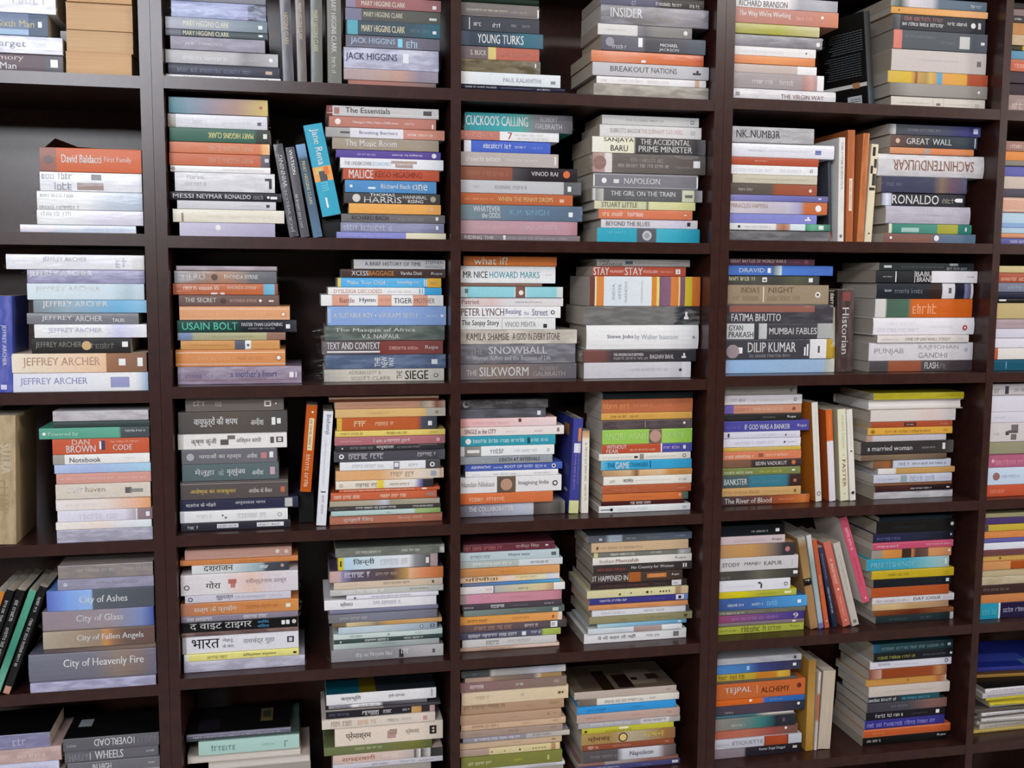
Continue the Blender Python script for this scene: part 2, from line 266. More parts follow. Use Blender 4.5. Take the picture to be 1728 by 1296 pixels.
78 922 642|orange book with slate tip|bf6d4e|T .38 .83 .25 .7 d0987c MARY HIGGINS CLARK;m .9 b8664a;m .915 6a6268;m 1 5a5660;r .95 .99 .4 .7 c0c0c8|
88 928 697|thin white book with brown seal|e0dede|o .025 .5 .7 8a7a70;s .52 .94 .35 .65 d8b8ac|
125 965 862|silver-white wrapped book with black arc|c6c5c7|s .12 .3 .65 .85 7a787c;s .1 .32 .3 .5 8a888c;r .9 .97 .62 .75 1c1c1e;r .94 .97 .2 .65 1c1c1e;g d6d5d8|wrap
80 1022 937|black book with three white footballer names|2b2930|t .03 .21 .25 .75 W MESSI;t .24 .465 .25 .75 e0e0e4 NEYMAR;t .49 .72 .25 .75 W RONALDO;s .745 .85 .25 .75 8a8890;r .9 .96 .3 .6 W;o .88 .5 .3 W|
145 975 1012|silver-white book with black square|c5c4c8|s .65 .86 .35 .6 a8a8b0;r .9 .935 .3 .65 2c2c30|
108 1045 1124|ivory book with curved brown mark|dad5c5|r .075 .095 .05 .7 8a7868;s .3 .45 .4 .6 c4beb0;s .5 .88 .35 .6 c8c2b4|
165 968 1245|pale lavender book with white dot at the base|b9b3c9|o .4 .65 .4 f4f4f8;m 0 c4bed0;m 1 a8a2bc|
U 195 1222 52 425 84|charcoal leaning book lettered upwards, second shelf, second bay|4a494d|T .12 .46 .3 .75 dcdce0 WINNING;T .5 .95 .3 .7 c0c0c4 JACK WELCH;g 605f64|crop=450,160,5.081 wrap
U 292 1222 158 450 78|grey leaning book with white letters, second shelf, second bay|58585d|t .03 .3 .35 .7 e8e8e8 WATSON;s .52 .9 .2 .5 b8b8bc|crop=450,160,5.081
U 400 1222 247 425 82|slate-blue leaning book with gold letters, second shelf, second bay|566a80|m 0 7a9cc0;m .12 6a8aac;m .16 44545f;m .7 506478;m 1 5a7690;t .18 .65 .3 .65 d8cf9c MARY HIGGINS CLARK|crop=450,160,5.081
U 478 1048 312 265 165|teal leaning hardback with orange picture, second shelf, second bay|3a9db8|t .05 .44 .25 .75 e8f4f8 Jane Rena;b .46 .62 d89c58;r .47 .54 .0 .5 c8b060;r .51 .62 .3 .7 4a4448;r .47 .55 .6 1 d86a3c;s .63 .75 .3 .75 6ab8cc;r .8 .91 .35 .45 f0f8fa|crop=450,160,5.081 free cov=3a2a28
B 482 632 1055 1222|black book lying flat under teal leaning book, second shelf|151416||crop=450,160,5.081
@r1c1b|450 160 5.081|1 1|.03|88||second shelf, second bay, white-topped stack
515 1475 180|grey-white book with black serif title|c0bdbc|r 0 1 0 .3 e0dfde;b 0 .05 7a3a38;r .065 .11 .2 .8 9a6a60;t .165 .56 .32 .85 3a3434 The Essentials;r .86 .935 .3 .75 4a4646|wrap
535 1452 276|salmon-brown book with white seal|b0776a|o .08 .5 .55 e0d4cc;t .22 .64 .35 .6 W Managers Who Make a Difference;s .7 .8 .4 .6 e8d8d0;r .96 .975 .1 .5 W|
505 1525 364|book part grey, part white, part salmon|d5d3d8|m 0 9a9896;m .2 a8a6a6;m .205 d2d0d6;m .645 d8d6dc;m .65 c38a7c;m 1 bf8674;t .28 .6 .3 .7 7a74a0 Breaking Barriers;r .12 .2 .4 .6 4a4a4a;s .68 .9 .35 .6 e6d0c4|
562 1475 469|taupe book with white title|9b8f80|t .12 .6 .3 .85 f2ece0 The Music Room;s .65 .85 .35 .5 b0a494|
595 1492 542|purple book with upside-down title|5a4b90|T .53 .82 .35 .65 e0dcf0 Strategies for Growth;s .2 .38 .35 .6 c8c0e4;o .935 .5 .6 e4e0f0|
630 1515 637|white book with brown trapezoid|dadadd|t .04 .3 .3 .65 8a8a92 THE UNDERCOVER;t .31 .49 .3 .65 a8c8dc ECONOMIST;r .49 .74 .55 1 a58f88;r .53 .7 .0 .55 a58f88;s .55 .72 .4 .6 e6e0dc|
655 1480 735|rust book with large white title|b0533d|t .06 .31 .12 .9 W MALICE;t .33 .82 .25 .8 8a2f24 KEIGO HIGASHINO|
672 1455 846|steel-blue book with white script|5589b8|t .39 .71 .35 .72 e0ecf4 Richard Bach;t .735 .9 .25 .75 W one;r .05 .08 .4 .6 e4ecf4;r .25 .33 .3 .45 d8e8f0|
670 1487 941|charcoal book with pale moon|464444|o .12 .5 .75 c8c4c0;t .26 .52 .7 .98 e4e0dc THOMAS;t .2 .59 .08 .64 W HARRIS;t .605 .86 .5 .82 dcd8d4 HANNIBAL;t .66 .82 .12 .42 dcd8d4 RISING;o .925 .5 .55 a89c88|
705 1493 1032|plain orange-yellow book|e2a35c|o .9 .5 .35 e8a48c|
640 1528 1107|grey book with dark author name|6a6769|t .1 .45 .3 .8 2c2a2a RICHARD BACH;s .54 .8 .3 .6 8c8a84;r .91 .935 .35 .75 W|
635 1520 1192|slate-lavender book with white square|80829a|s .03 .5 .2 .8 b8b8cc;s .56 .85 .3 .6 9c9cbc;r .92 .945 .35 .75 W;g 9091ac|
600 1537 1250|lavender book with cream end at the base|8a8cc6|b .63 1 ddd6bb;s .05 .55 .3 .65 a8aad8|wrap
@r2c1a|280 425 5.516|1 2|.04|128||third shelf, second bay, stack beside bay wall
95 1030 172|thin grey-mauve book at the top|9a8f96|g b0a4ac|
78 1025 291|brown and silver book with white title|8f807a|m 0 a8a8ac;m .2 94867e;m .5 a8806a;m .7 8a7c78;m .75 6e7074;m 1 6a6a70;t .08 .3 .3 .75 W HERO;o .39 .5 .5 5a4038;t .485 .82 .35 .7 e8dcd4 RHONDA BYRNE|wrap
65 1035 396|rust book with light-blue end|b1694d|m .86 bd6a44;m .875 69a9c6;m .97 7ab0c8;m .98 94584a;s .1 .46 .45 .8 f0d8cc;t .52 .8 .5 .8 e8c8b8 RHONDA BYRNE;r .36 .42 .02 .2 W;r .45 .49 .02 .2 W|wrap
120 1048 501|brown book with white title and seal|6d5650|t .06 .37 .35 .75 e8e0d8 THE SECRET;o .44 .5 .5 4a3028;t .51 .78 .35 .65 c8a898 RHONDA BYRNE;o .815 .5 .25 W;r .9 .95 .4 .55 d8ccc8|
125 1152 629|orange book between white bands, small oval|d39a70|r 0 1 .8 1 e6d8cc;r 0 1 0 .12 ece6e0;o .94 .42 .4 c8824c;o .94 .42 .24 f4ece4;s .15 .8 .35 .6 dcac88|
105 1215 743|black book with mint-green title|1f2b2c|t .04 .5 .22 .82 5fd0b4 USAIN BOLT;m 0 2c4a44;m .5 1d3a34;m .55 22262c;m .88 262430;m 1 3a3c40;t .535 .88 .5 .78 W FASTER THAN LIGHTNING;s .59 .83 .25 .4 a8a8a8;r .91 .945 .3 .65 W|
110 1112 816|thin olive-grey striped book|a3a081|m 0 8a8278;m .02 7486a8;m .12 7a88a4;m .15 a3a081;m .82 aaa680;m .825 93705f;m 1 8a6c60;s .3 .7 .35 .6 8c8c6c|
137 1058 903|tan book with slate and white patches|c8935c|m .54 c48f58;m .545 5c5c6a;m .645 5c5c6a;m .65 e8e4e0;m .705 e8e4e0;m .71 c8935c;s .1 .5 .4 .6 a8783c;r .665 .69 .35 .6 5a5a60|
90 1110 1059|thicker orange book between cream bands|cd8a58|r 0 1 .82 1 e2d6bc;r 0 1 0 .16 e8e4da;o .94 .5 .36 a8703c;o .94 .5 .24 f0e8e0;s .2 .5 .4 .6 d8a078;s .55 .8 .4 .6 b87848;m 0 b87838;m .1 cd8a58|
110 1262 1222|mauve wrapped book with lilac title|8d7d8f|r 0 1 0 .25 84625c;t .42 .8 .4 .78 5c5f8c a mother's heart;s .06 .28 .35 .6 5c5a7c;r .9 .935 .35 .65 f0f0f0;r .95 .96 .35 .65 f0f0f0;g a094a4|wrap
@r2c1b|510 425 5.515|1 2|.045|68||third shelf, second bay, stack beside divider
480 1330 159|silver book with black title|bbbbbc|t .12 .73 .35 .75 3c3c40 A BRIEF HISTORY OF TIME;t .78 .98 .55 .9 3a3a3e STEPHEN;t .78 .98 .1 .42 6a6a6e HAWKING|
370 1332 241|dark brown book, white and orange title|4d3f3c|t .09 .25 .25 .8 W XCESS;t .255 .5 .25 .8 d08a3a BAGGAGE;t .56 .77 .35 .75 f0e8e4 Varsha Dixit;t .86 .97 .3 .7 e8e0dc Rupa|
330 1293 331|sky-blue book with yellow ends|55a8dc|b 0 .03 d8bc64;t .09 .45 .3 .75 W Make Your Child;t .465 .555 .35 .7 8cc8ec More;t .57 .78 .3 .75 e8f4fa Intelligent;m .86 5cacdc;m .865 dcaa44;m 1 d8a844;r .83 .84 .0 1 f0f4f4;r .85 .86 .0 1 f0f4f4;s .9 .96 .35 .65 a87c20|
240 1297 401|white book with salmon title and blue end|dfdddc|t .05 .47 .2 .75 d8a08c DYSLEXIA DECODED;s .52 .73 .25 .6 a8a4a0;m .84 dedede;m .85 49a5d6;m 1 46a0d2;r .8 .81 0 1 5a9cc0;r .825 .832 0 1 5a9cc0|
175 1312 507|white book with three salmon patches|e2dfdc|m .085 e2dfdc;m .09 cd9a85;m .22 cd9a85;m .225 e6e3e0;m .455 e6e3e0;m .46 cf9c86;m .57 cf9c86;m .575 e6e3e0;m .745 e6e3e0;m .75 d09c88;m .87 d09c88;m .875 e2dfdc;t .15 .27 .3 .75 a06a5c Battle;t .31 .44 .25 .75 3c3c40 Hymn;t .47 .56 .4 .65 b87a68 OF THE;t .59 .74 .25 .72 3c3c40 TIGER;t .76 .93 .25 .72 9c7a70 MOTHER|
235 1338 692|thick periwinkle-blue book|849fcc|t .05 .38 .4 .65 eef2fa A SUITABLE BOY;r .395 .405 .48 .56 W;t .42 .75 .4 .65 eef2fa VIKRAM SETH;s .83 .94 .45 .55 c8d4ea;o .965 .5 .15 f0f4fa;r 0 .03 0 1 9cb2d6|
215 1325 832|olive-grey wrapped book with white title|555f5b|t .08 .75 .52 .85 d8dcd4 The Masque of Africa;t .3 .62 .14 .44 dce0d8 V.S. NAIPAUL;g 707872|wrap ext=0.026
190 1310 966|maroon book with bold white capital title|7a4f4c|m 0 6a6466;m .46 5c5052;m .47 7a4440;m 1 84504c;t .035 .47 .38 .88 W TEXT AND CONTEXT;r .035 .47 .15 .26 e4e0e0;s .55 .8 .35 .6 d8b0a8;t .85 .96 .3 .65 f0e4e0 Rupa|wrap ext=0.012
215 1335 1101|slate-blue wrapped book, white vertical words|54627c|V .405 .45 .15 .8 dfe5ef THE;V .46 .51 .1 .85 dfe5ef NEW;V .52 .565 .15 .8 dfe5ef WAY;r .88 .93 .3 .65 d8dce4;g 6c7a94|wrap ext=0.03
205 1320 1222|cream-grey book with black title at the base|d0cbc1|m 0 a8a49c;m .2 c8c3b8;t .2 .47 .58 .88 a8a094 ADRIAN LEVY &;t .22 .55 .12 .42 a8a094 SCOTT-CLARK;V .6 .645 .2 .85 4a4642 THE;t .67 .865 .15 .85 2c2a28 SIEGE;o .93 .45 .35 3a3836;o .93 .45 .24 d0cbc1|wrap ext=0.018
@r3c1a|285 660 5.4|1 3|.03|35||fourth shelf, second bay, Hindi-titles stack
150 1045 187|grey-brown book half hidden by the shelf|6e6662|s .08 .2 .4 .8 b8b4ac;s .3 .4 .35 .75 a8a49c;r .8 .87 .3 .7 d8d4d0;r .815 .855 .4 .6 3a3634;o .92 .5 .12 e0dcd8|
85 1078 380|thick charcoal book with white Hindi title|53504e|t .14 .54 .3 .78 f0ece8 वायुपुत्रों की शपथ;t .66 .78 .35 .68 e0dcd8 अमीश;r .855 .89 .35 .7 e8e4e0;r .905 .94 .4 .65 e8e4e0;m .5 5c534c;m 1 4e4c4c|
82 1075 522|white book with dark drawing|dedad7|t .12 .35 .25 .72 4a4644 कृष्ण कुंजी;r .385 .46 .25 .6 5a5654;r .45 .52 .6 .85 6a6664;t .53 .76 .3 .7 6a6664 अश्विन सांघी;r .845 .88 .3 .7 5a5654;r .9 .965 .35 .7 4a4644;r .915 .95 .42 .63 dedad7;b 0 .05 c4beb8|
115 985 652|grey book with pale disc, white Hindi title|6c6b70|o .09 .5 .5 a8a8ac;t .18 .62 .3 .72 e4e4e8 नागाओं का रहस्य;t .68 .79 .35 .7 dcdce0 अमीश;r .83 .89 .3 .7 b87a80;r .92 .96 .35 .75 f0f0f0|
120 1000 802|grey-teal book with white Hindi title|596769|t .13 .33 .28 .75 f0f2f2 मेलूहा;t .37 .43 .3 .7 a8b8b8 के;t .46 .65 .28 .75 e4e8e8 मृत्युंजय;t .72 .84 .3 .65 d8dcdc अमीश;r .91 .96 .3 .75 c09aa8|
105 1085 962|dark brown book with gold Hindi title|585150|r .0 1 .86 1 8a827c;t .09 .51 .28 .62 e0c060 अयोध्या का राजकुमार;t .63 .85 .3 .58 d8d0c8 अशोक के बैंकर;r .93 .97 .3 .6 b86a50|
100 1178 1060|navy book jutting out, white Hindi title|34354a|t .05 .3 .3 .72 f0f0f4 शतरंज के मोहरे;t .46 .72 .4 .72 e0e0e8 अमृतलाल नागर;r .885 .95 .1 .9 b4b4b0|
100 1082 1162|white book with faint grey Hindi letters|e4e4e8|s .15 .31 .35 .7 b8b8bc;s .53 .8 .3 .7 a8a8ac;o .925 .5 .36 8a8a8e;o .925 .5 .24 e4e4e8;r .385 .4 .5 .65 5a5a5e;r .41 .43 .3 .45 5a5a5e;b 0 .04 c4c4c8|
110 1105 1235|black book with white label strips|34333a|s .06 .16 .3 .7 d8d8dc;r .325 .52 .3 .8 d0d0d4;s .335 .51 .4 .7 7a7a80;r .69 .94 .3 .8 dcdce0;s .7 .93 .4 .7 6a6a70|
U 115 942 175 150 100|orange upright book with cream label, fourth shelf, second bay|b4582a|r .15 .52 .35 .8 d8c8a0;s .17 .5 .45 .7 6a4a30;s .57 .95 .3 .7 e8d0bc;o .08 .6 .2 e8dcd0|crop=485,655,5.4 free cov=9c4a20
U 262 1230 328 188 90|white upright book with grey title, fourth shelf, second bay|d6d7dd|t .03 .2 .25 .8 7a7a84 Behenji;s .24 .66 .35 .55 a8a8b4;r .7 .71 .25 .75 3a3a40;s .735 .9 .4 .65 4a4a50|crop=485,655,5.4 cov=4a484c
B 105 240 950 1228|black book lying flat under orange upright, fourth shelf|1a1719||crop=485,655,5.4
@r3c1b|485 655 5.4|1 3|.03|75||fourth shelf, second bay, stack beside divider
378 1380 127|thin brown book with cream edge, topmost|6d4030|r 0 1 .5 1 cdb298|
430 1438 192|dusty salmon book with picture end|b98f78|m .75 b88c74;m .78 9a8a78;m .86 c8b8a4;m .92 8a5a4c;m 1 b89a88;s .1 .65 .4 .6 a87c68|
435 1440 272|tan-yellow book with grey-blue end|cdaa76|m .82 d0ac70;m .825 a9a89c;m 1 b8b0a0;o .92 .5 .4 8a8070;s .3 .5 .4 .6 b89058|
450 1362 386|orange-rust book with yellow strip|b55f3a|b 0 .05 c9a64a;s .17 .29 .2 .75 e8c89c;s .38 .58 .35 .65 e0b89c;m .8 b05c38;m .85 4e525c;m 1 44464e;r .91 .95 .3 .65 e0e0e4|
435 1438 440|thin yellow book with dark lettering|d5bf6a|s .05 .25 .3 .7 6a5a2c;s .46 .66 .3 .7 5a4a24;s .86 .95 .35 .65 8a7838|
430 1437 516|mauve-pink book with white lettering|a66a70|t .35 .46 .3 .75 ecd8d8 I am a;s .47 .59 .3 .65 e4ccd0;t .6 .67 .25 .75 ecd8d8 girl;s .05 .24 .4 .55 dcb8b8;r .92 .95 .3 .7 d0a8ac|
440 1430 567|black book with bold white Hindi word|383638|t .37 .53 .15 .85 W मधुशाला;s .13 .35 .3 .7 8a8888;s .56 .78 .35 .65 8a8888;r .76 .93 .85 1 d8d4d4;o .06 .5 .3 d0d0d0|
425 1435 666|charcoal book with white seal|4e4c52|o .065 .5 .45 e8e8ec;o .065 .5 .22 4e4c52;s .13 .48 .25 .75 c0bec4;s .75 .92 .35 .7 c0bec4;m .92 4e4c52;m 1 66646a|
478 1392 741|white book with dark end and disc|dadbdf|s .12 .45 .3 .7 a8a8b0;r .53 .59 .05 .95 7a7c80;r .54 .58 .3 .8 d8d8dc;s .68 .78 .3 .65 9a9aa2;m .85 dadbdf;m .855 4a4a4c;m 1 5a5a5e;o .92 .5 .6 e0e0e4;o .92 .5 .3 4a4a4c|
440 1423 832|tan book fading to cream|d2a377|m .4 d0a070;m .6 d6c2ac;m 1 d8cdbf;s .5 .73 .25 .75 8a7a6a;r .88 .93 .25 .75 9aa0a8;m .96 d8ccc0;m .97 d89c74|
440 1330 906|cream book with yellow patch and violet tip|d9cfbf|o .055 .5 .4 7a746a;o .055 .5 .26 d9cfbf;s .2 .42 .25 .7 4a443c;m .4 d9cfbf;m .43 d8c048;m .48 d8c048;m .5 d8d0c0;m .8 d8d0cc;m .86 7a74a8;m .9 3a3638;m 1 3a3638;s .55 .75 .35 .6 7a746c|
470 1388 936|thin red-orange book with white dashes|c2603f|s .05 .75 .3 .7 f0d0c0;r .82 .87 .3 .8 e8c8c0|
395 1362 1011|rust-orange book with white Hindi letters|bd6244|s .03 .27 .25 .65 ecd0c0;s .46 .7 .25 .65 ecd0c0;r .9 .98 .3 .7 a07c74|
385 1388 1061|thin olive-tan book|a39a86|m .4 a8a090;m .5 b8bcc8;m .55 94907c;m 1 a8a090|
375 1395 1101|thin dark grey book with white Hindi letters|484342|s .24 .6 .25 .75 e4e0e0;s .75 .93 .3 .7 d8d4d4;s .05 .16 .35 .6 8a8684|
397 1395 1146|thin aqua book with green end|a9bfbd|m .75 b4c8c4;m .77 9db07a;m 1 8aa860;s .5 .55 .3 .6 6a8a8a|
385 1410 1225|salmon-brown book with white Hindi title|b0735f|t .12 .38 .22 .8 f4e8e0 तुम्हारे लिए;t .6 .82 .3 .75 dcb8a0 हिमांशु जोशी|
@r4c1a|290 905 5.4|1 4|.03|130||fifth shelf, second bay, salmon-topped stack
118 1092 221|dusty salmon book with two small seals|bb9184|o .865 .55 .4 e4d0c4;o .95 .5 .4 e4c0b4;s .2 .6 .35 .6 c8a494|
75 1150 276|thin orange book jutting both ways|c47f4c|s .5 .72 .3 .65 9a5c30|
182 1068 349|silver-to-slate book, black Hindi title|d2d3d2|m .4 c8ccca;m .55 a9b9bf;m .72 8ca0a8;m .76 4a5058;m 1 40444c;t .12 .42 .25 .92 2c2c2c दशराजन;s .7 .8 .35 .7 d8dcdc;o .93 .6 .4 b0908c|
80 1150 539|thick white wrapped book with red curl|d8d1d3|m .35 d8d4d4;m .6 dcbcb0;m .75 d4c8cc;m 1 d0ccd2;t .21 .335 .3 .66 3c3a3a गोरा;r .4 .47 .5 .72 b06a64;r .42 .46 .3 .5 b87a74;t .55 .9 .4 .72 a89898 रवीन्द्रनाथ ठाकुर;o .05 .4 .25 4a4846;o .05 .4 .16 d8d1d3|wrap
120 1085 609|pale lavender book with dark Hindi word|c5c2cd|o .05 .5 .55 3a3a40;o .05 .5 .35 c5c2cd;t .29 .45 .3 .85 4a4850 गुरुदत्त;s .47 .76 .35 .65 a09ca8;s .8 .93 .35 .65 a8a4b0|
80 1155 723|orange book with white Hindi title|c5814f|m 0 a87868;m .15 bd7a50;m 1 c98a50;t .11 .47 .2 .78 f4e4d8 सत्य के प्रयोग;s .55 .83 .4 .65 9a5c2c;r .89 .93 .35 .65 f0e0d0|wrap
85 1150 777|mauve-grey book with white Hindi strip|867e8d|s .05 .27 .15 .7 e4e0e8;s .53 .73 .2 .75 f0ecf4|wrap
90 1145 871|black book with bold white Hindi title|1e2024|t .07 .6 .18 .82 W द वाइट टाइगर;t .65 .75 .55 .85 5ab0dc अरविंद;t .65 .75 .15 .45 5ab0dc अडिगा;r .86 .89 .3 .7 e8e8ec;r .9 .93 .3 .7 e8e8ec;o .97 .55 .4 c8c0b8|
85 1150 906|thin brown book|7d6660|g 5c4a48|
95 1155 1063|thick white book, black and grey Hindi title|d6d5db|b 0 .035 b0acac;t .08 .315 .28 .82 2a2a2c भारत;t .34 .44 .55 .82 7a7a80 नेहरू;t .34 .44 .25 .48 7a7a80 के बाद;t .52 .79 .35 .75 8a8a92 रामचंद्र गुहा;r .9 .96 .35 .7 3a3a3e;r .915 .945 .42 .62 d6d5db|
110 1157 1126|yellow book with dark Hindi letters|dcd582|b 0 .04 d8d8d8;s .2 .37 .25 .65 6a6428;t .51 .8 .25 .75 4a461c शक्तिमान वर्तमान;r .95 .98 .3 .6 3a381c|
110 1212 1222|silver-lavender wrapped book at the base|a8a5b5|g c4c2d0|wrap
@r4c1b|530 900 5.633|1 4|.03|150||fifth shelf, second bay, stack beside divider
205 1238 236|olive-grey book at the top|6d706a|s .18 .42 .35 .6 d0d0c8;s .6 .78 .35 .6 d0d0c8;m .95 6d706a;m .97 d8d8d4;m 1 e0e0dc;g 7c7f74|wrap
228 1175 356|white book with yellow tip, black Hindi title|d0d4d9|m 0 c9b93e;m .055 c9b93e;m .056 a8c8e0;m .2 c0d4e4;m .7 d8d8dc;m .77 8a8a8e;m .92 5a585c;m .93 b09a9a;m 1 ac9898;t .15 .36 .3 .88 2c2a34 जिन्नी;s .42 .7 .3 .75 a8a8b0;r .02 .035 .3 .75 3a3418;r .88 .91 .3 .75 e8e8e8|wrap
148 1228 467|dark violet book with tan and orange end|59525e|m 0 c09a94;m .09 b8a0a4;m .11 8a86a8;m .2 5c5466;m .55 5a4c48;m .68 b8905c;m .7 cfa884;m .8 cc8a64;m 1 c4703f;s .13 .37 .4 .85 d8d8ec;s .4 .6 .45 .7 b0a090|
188 1222 536|beige book with brown Hindi letters|c9b7a3|s .45 .7 .4 .7 7a6450;s .1 .25 .4 .6 b8a08c;r .9 .92 .3 .65 5a4a40|
152 1228 596|grey-white book with white letters|b7b7b2|s .1 .48 .25 .8 e4e4e0;s .7 .87 .4 .7 5a5854|
308 1182 627|thin white book set inward|d6d4de|s .27 .7 .3 .7 7c7a88;o .09 .4 .6 6a6a70|
98 1162 733|white-lavender book jutting out|dcdae6|t .14 .25 .25 .75 4a4858 श्रीकांत;s .43 .68 .35 .7 8a8898|
145 1180 767|thin slate-lavender book|77788f||
140 1170 847|grey book with faint white letters|757378|s .1 .35 .35 .65 b8b4b4;m .5 7a7c8c;m 1 706e78|
170 1215 887|thin tan-brown book|b29a78|m 0 6a5c48;m .12 7a6a50;m .14 c8b890;m .35 a89878;m .4 8a7c68;m .5 b8905c;m 1 c89c68|
232 1170 949|pale blue book with two dark squares|b3c2cf|o .84 .5 .5 4a4a4e;o .84 .5 .3 d8d8d8;r .93 .97 .3 .75 3a3a3e;r .94 .96 .4 .65 d8d8d8;m .4 b8c4cc;m 1 8c9cac|
185 1220 1009|aqua-white book|c2cecb|s .15 .26 .3 .65 6a7a78;o .5 .5 .4 8a9a98;s .74 .82 .3 .6 9aa8a4|
190 1222 1046|dark green book with white Hindi letters|3d4d49|s .28 .5 .2 .8 e0e4e0;s .64 .82 .25 .75 d0d4d0;o .06 .5 .5 c8ccc8|
185 1190 1101|grey-aqua book|9da8a6|s .45 .6 .5 .8 6a7674;m 0 b4c0bc;m .5 94a09e;m 1 a4a8a8|
165 1228 1215|silver wrapped book with white Hindi title|949396|t .21 .54 .22 .72 f4f4f4 नीड़ का निर्माण फिर;r .6 .64 .1 .8 3c3a3c;s .62 .7 .3 .8 d8d8d8;m .5 8c8b8e;m .75 a8a6a8;m 1 c8c4c0;r .9 .925 .3 .65 6a6664|wrap
@r5c1a|290 1130 6.646|1 5|.04|742||bottom shelf, second bay, stack with mint spine
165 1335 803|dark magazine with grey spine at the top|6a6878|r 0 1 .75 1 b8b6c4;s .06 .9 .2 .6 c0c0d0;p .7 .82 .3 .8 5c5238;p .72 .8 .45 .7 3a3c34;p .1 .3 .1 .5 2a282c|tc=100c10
165 1430 823|thin teal-black book over the mint one|44514d||
300 1430 968|mint green book with handwritten marks|a9c9c0|s .12 .38 .3 .75 3a5450;s .63 .76 .4 .6 6a8a84;s .85 .92 .2 .8 5a706c|
175 1445 1062|page-edged white book beneath the mint one|b4a89c||rev pg=c8c0b8
410 1550 1125|off-white page-edged book cut by photo edge|b8aaa0||rev pg=c6beb8 fill
@r5c1b|520 1120 6.646|1 5|.03|360||bottom shelf, second bay, stack beside divider
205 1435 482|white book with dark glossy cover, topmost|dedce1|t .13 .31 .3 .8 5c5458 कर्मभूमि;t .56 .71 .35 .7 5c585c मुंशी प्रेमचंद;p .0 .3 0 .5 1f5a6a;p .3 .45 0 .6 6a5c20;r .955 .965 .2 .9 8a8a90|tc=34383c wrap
230 1335 517|thin book with mixed white and black strips|8d8a92|m .2 94919a;m .25 e0dee4;m .5 dcdae0;m .55 4a484e;m 1 6a6870;s .05 .24 .2 .8 4a484e;s .3 .5 .2 .8 8a8890|
195 1485 552|thin charcoal book|4a464a|r 0 .5 .5 1 9a8e86|
200 1420 632|black book with tan patch|2e2c32|m .78 2e2c32;m .785 c09a68;m .87 b88c54;m .88 3a3438;m .95 3a3438;m .955 c09a9c;m 1 b49498;s .33 .5 .2 .8 e0dee4;s .52 .62 .3 .75 d0ced4;s .03 .22 .35 .7 6a6888;s .7 .77 .4 .7 c8c8c8|
155 1425 742|cream book with orange-brown Hindi letters|d2c8bc|s .08 .3 .25 .8 8a6a58;s .31 .48 .25 .75 c8946c;s .57 .68 .35 .65 8a8078;s .7 .79 .4 .65 a89c92;r .89 .93 .25 .7 c09090|
300 1510 943|ivory torn-edged book with pink flower|dccebf|t .1 .33 .28 .75 4a3e38 प्रेमाश्रम;r .48 .56 .25 .65 b09088;r .5 .57 .45 .72 9a8078;t .65 .78 .35 .7 8a8076 प्रेमचंद;r .875 .94 .3 .75 2e2a28;r .9 .92 .4 .65 dccebf|
180 1390 1046|olive-green book|6c744e|s .28 .53 .45 .75 b8bc94;m .5 6c744e;m .8 747440;m 1 60663c|
280 1510 1136|pink-white book with orange Hindi title|ccb4a8|t .08 .38 .25 .82 b8654a रागदरबारी;s .45 .6 .3 .7 e0d0c8;m .6 ccb8b0;m .73 b4a8a4;m .74 4a4848;m .79 d8d4d0;m .8 3c3c3c;m .88 d0ccc8;m .89 3a3a3a;m 1 4a4846|
280 1510 1195|white book cut by the photo's lower edge|c3c0c8|s .35 .5 .3 .7 7a5c74;s .6 .75 .4 .8 8a9498;s .78 .92 .35 .65 6a6a78|fill
@r0c2a|765 0 7.855|2 0|.035|-60|95|top shelf, third bay, stack beside divider
w 1135 15|black-green book cut by photo edge|22302a||
w 1135 197|grey wrapped book with pale lettering|76716e|s .07 .6 .4 .55 d0ccb8;s .63 .85 .35 .5 a8a4a0;r 0 1 0 .2 5c5a70;r .98 1 .1 .7 d8d8d8|wrap
w 1140 390|dark slate book with white words|44464e|r .1 .11 .1 .9 d0d0d4;s .16 .27 .35 .65 d8d8dc;s .4 .5 .3 .6 e0e0e4;s .64 .72 .4 .6 9a9a9c;s .78 .88 .4 .6 8a8a8c|
w 1190 587|teal-slate book with large white title|3a4856|m 0 5c6878;m .12 3c4450;m .6 3c5060;m .78 3c6a78;m 1 4a6878;t .2 .47 .2 .82 W YOUNG;t .5 .76 .2 .82 W TURKS|
w 1140 757|grey book with yellow band and rust half|6c6062|m .34 706266;m .345 c9b877;m .44 c9b877;m .445 b0675a;m 1 ac6454;t .12 .32 .3 .7 d8d0c0 S. BUCK;t .5 .88 .3 .6 c4857a GOOD EARTH|
w 1155 927|olive-brown patterned book|7d735c|g 5c5340;s .05 .6 .3 .8 625840;m .6 7d735c;m .75 80786a;m 1 78746c;r .93 .945 .5 .8 W|
w 1420 1097|white book with grey author name|dcdcdf|s .13 .17 .15 .85 6a6a70;t .42 .8 .28 .62 a8a8b4 PAUL KALANITHI;r .9 .95 .25 .5 8a8a8c;m .3 d4dae0|
w 1480 1152|black book with white lettering|2e2e3e|s .04 .34 .3 .75 e8e8f0;s .38 .68 .4 .6 9a98b4;s .73 .86 .25 .7 e8e8ec|
w 1540 1202|thin grey book at the base|a09c9c|s .06 .4 .2 .7 8a8078;s .73 .92 .3 .7 3c3a3c;b 0 .05 e8e4e4|
@r0c2b|935 0 5.959|2 0|.03|-70||top shelf, third bay, stack beside bay wall
465 1510 36|lavender-grey book cut by photo edge|5c5c6c|s .3 .36 .1 .6 a0a0bc;s .53 .8 .2 .55 c8c8c4;s .86 .97 .15 .5 c8c8c4;m .5 5c5c70;m .6 3c3a38;m 1 403c3a|
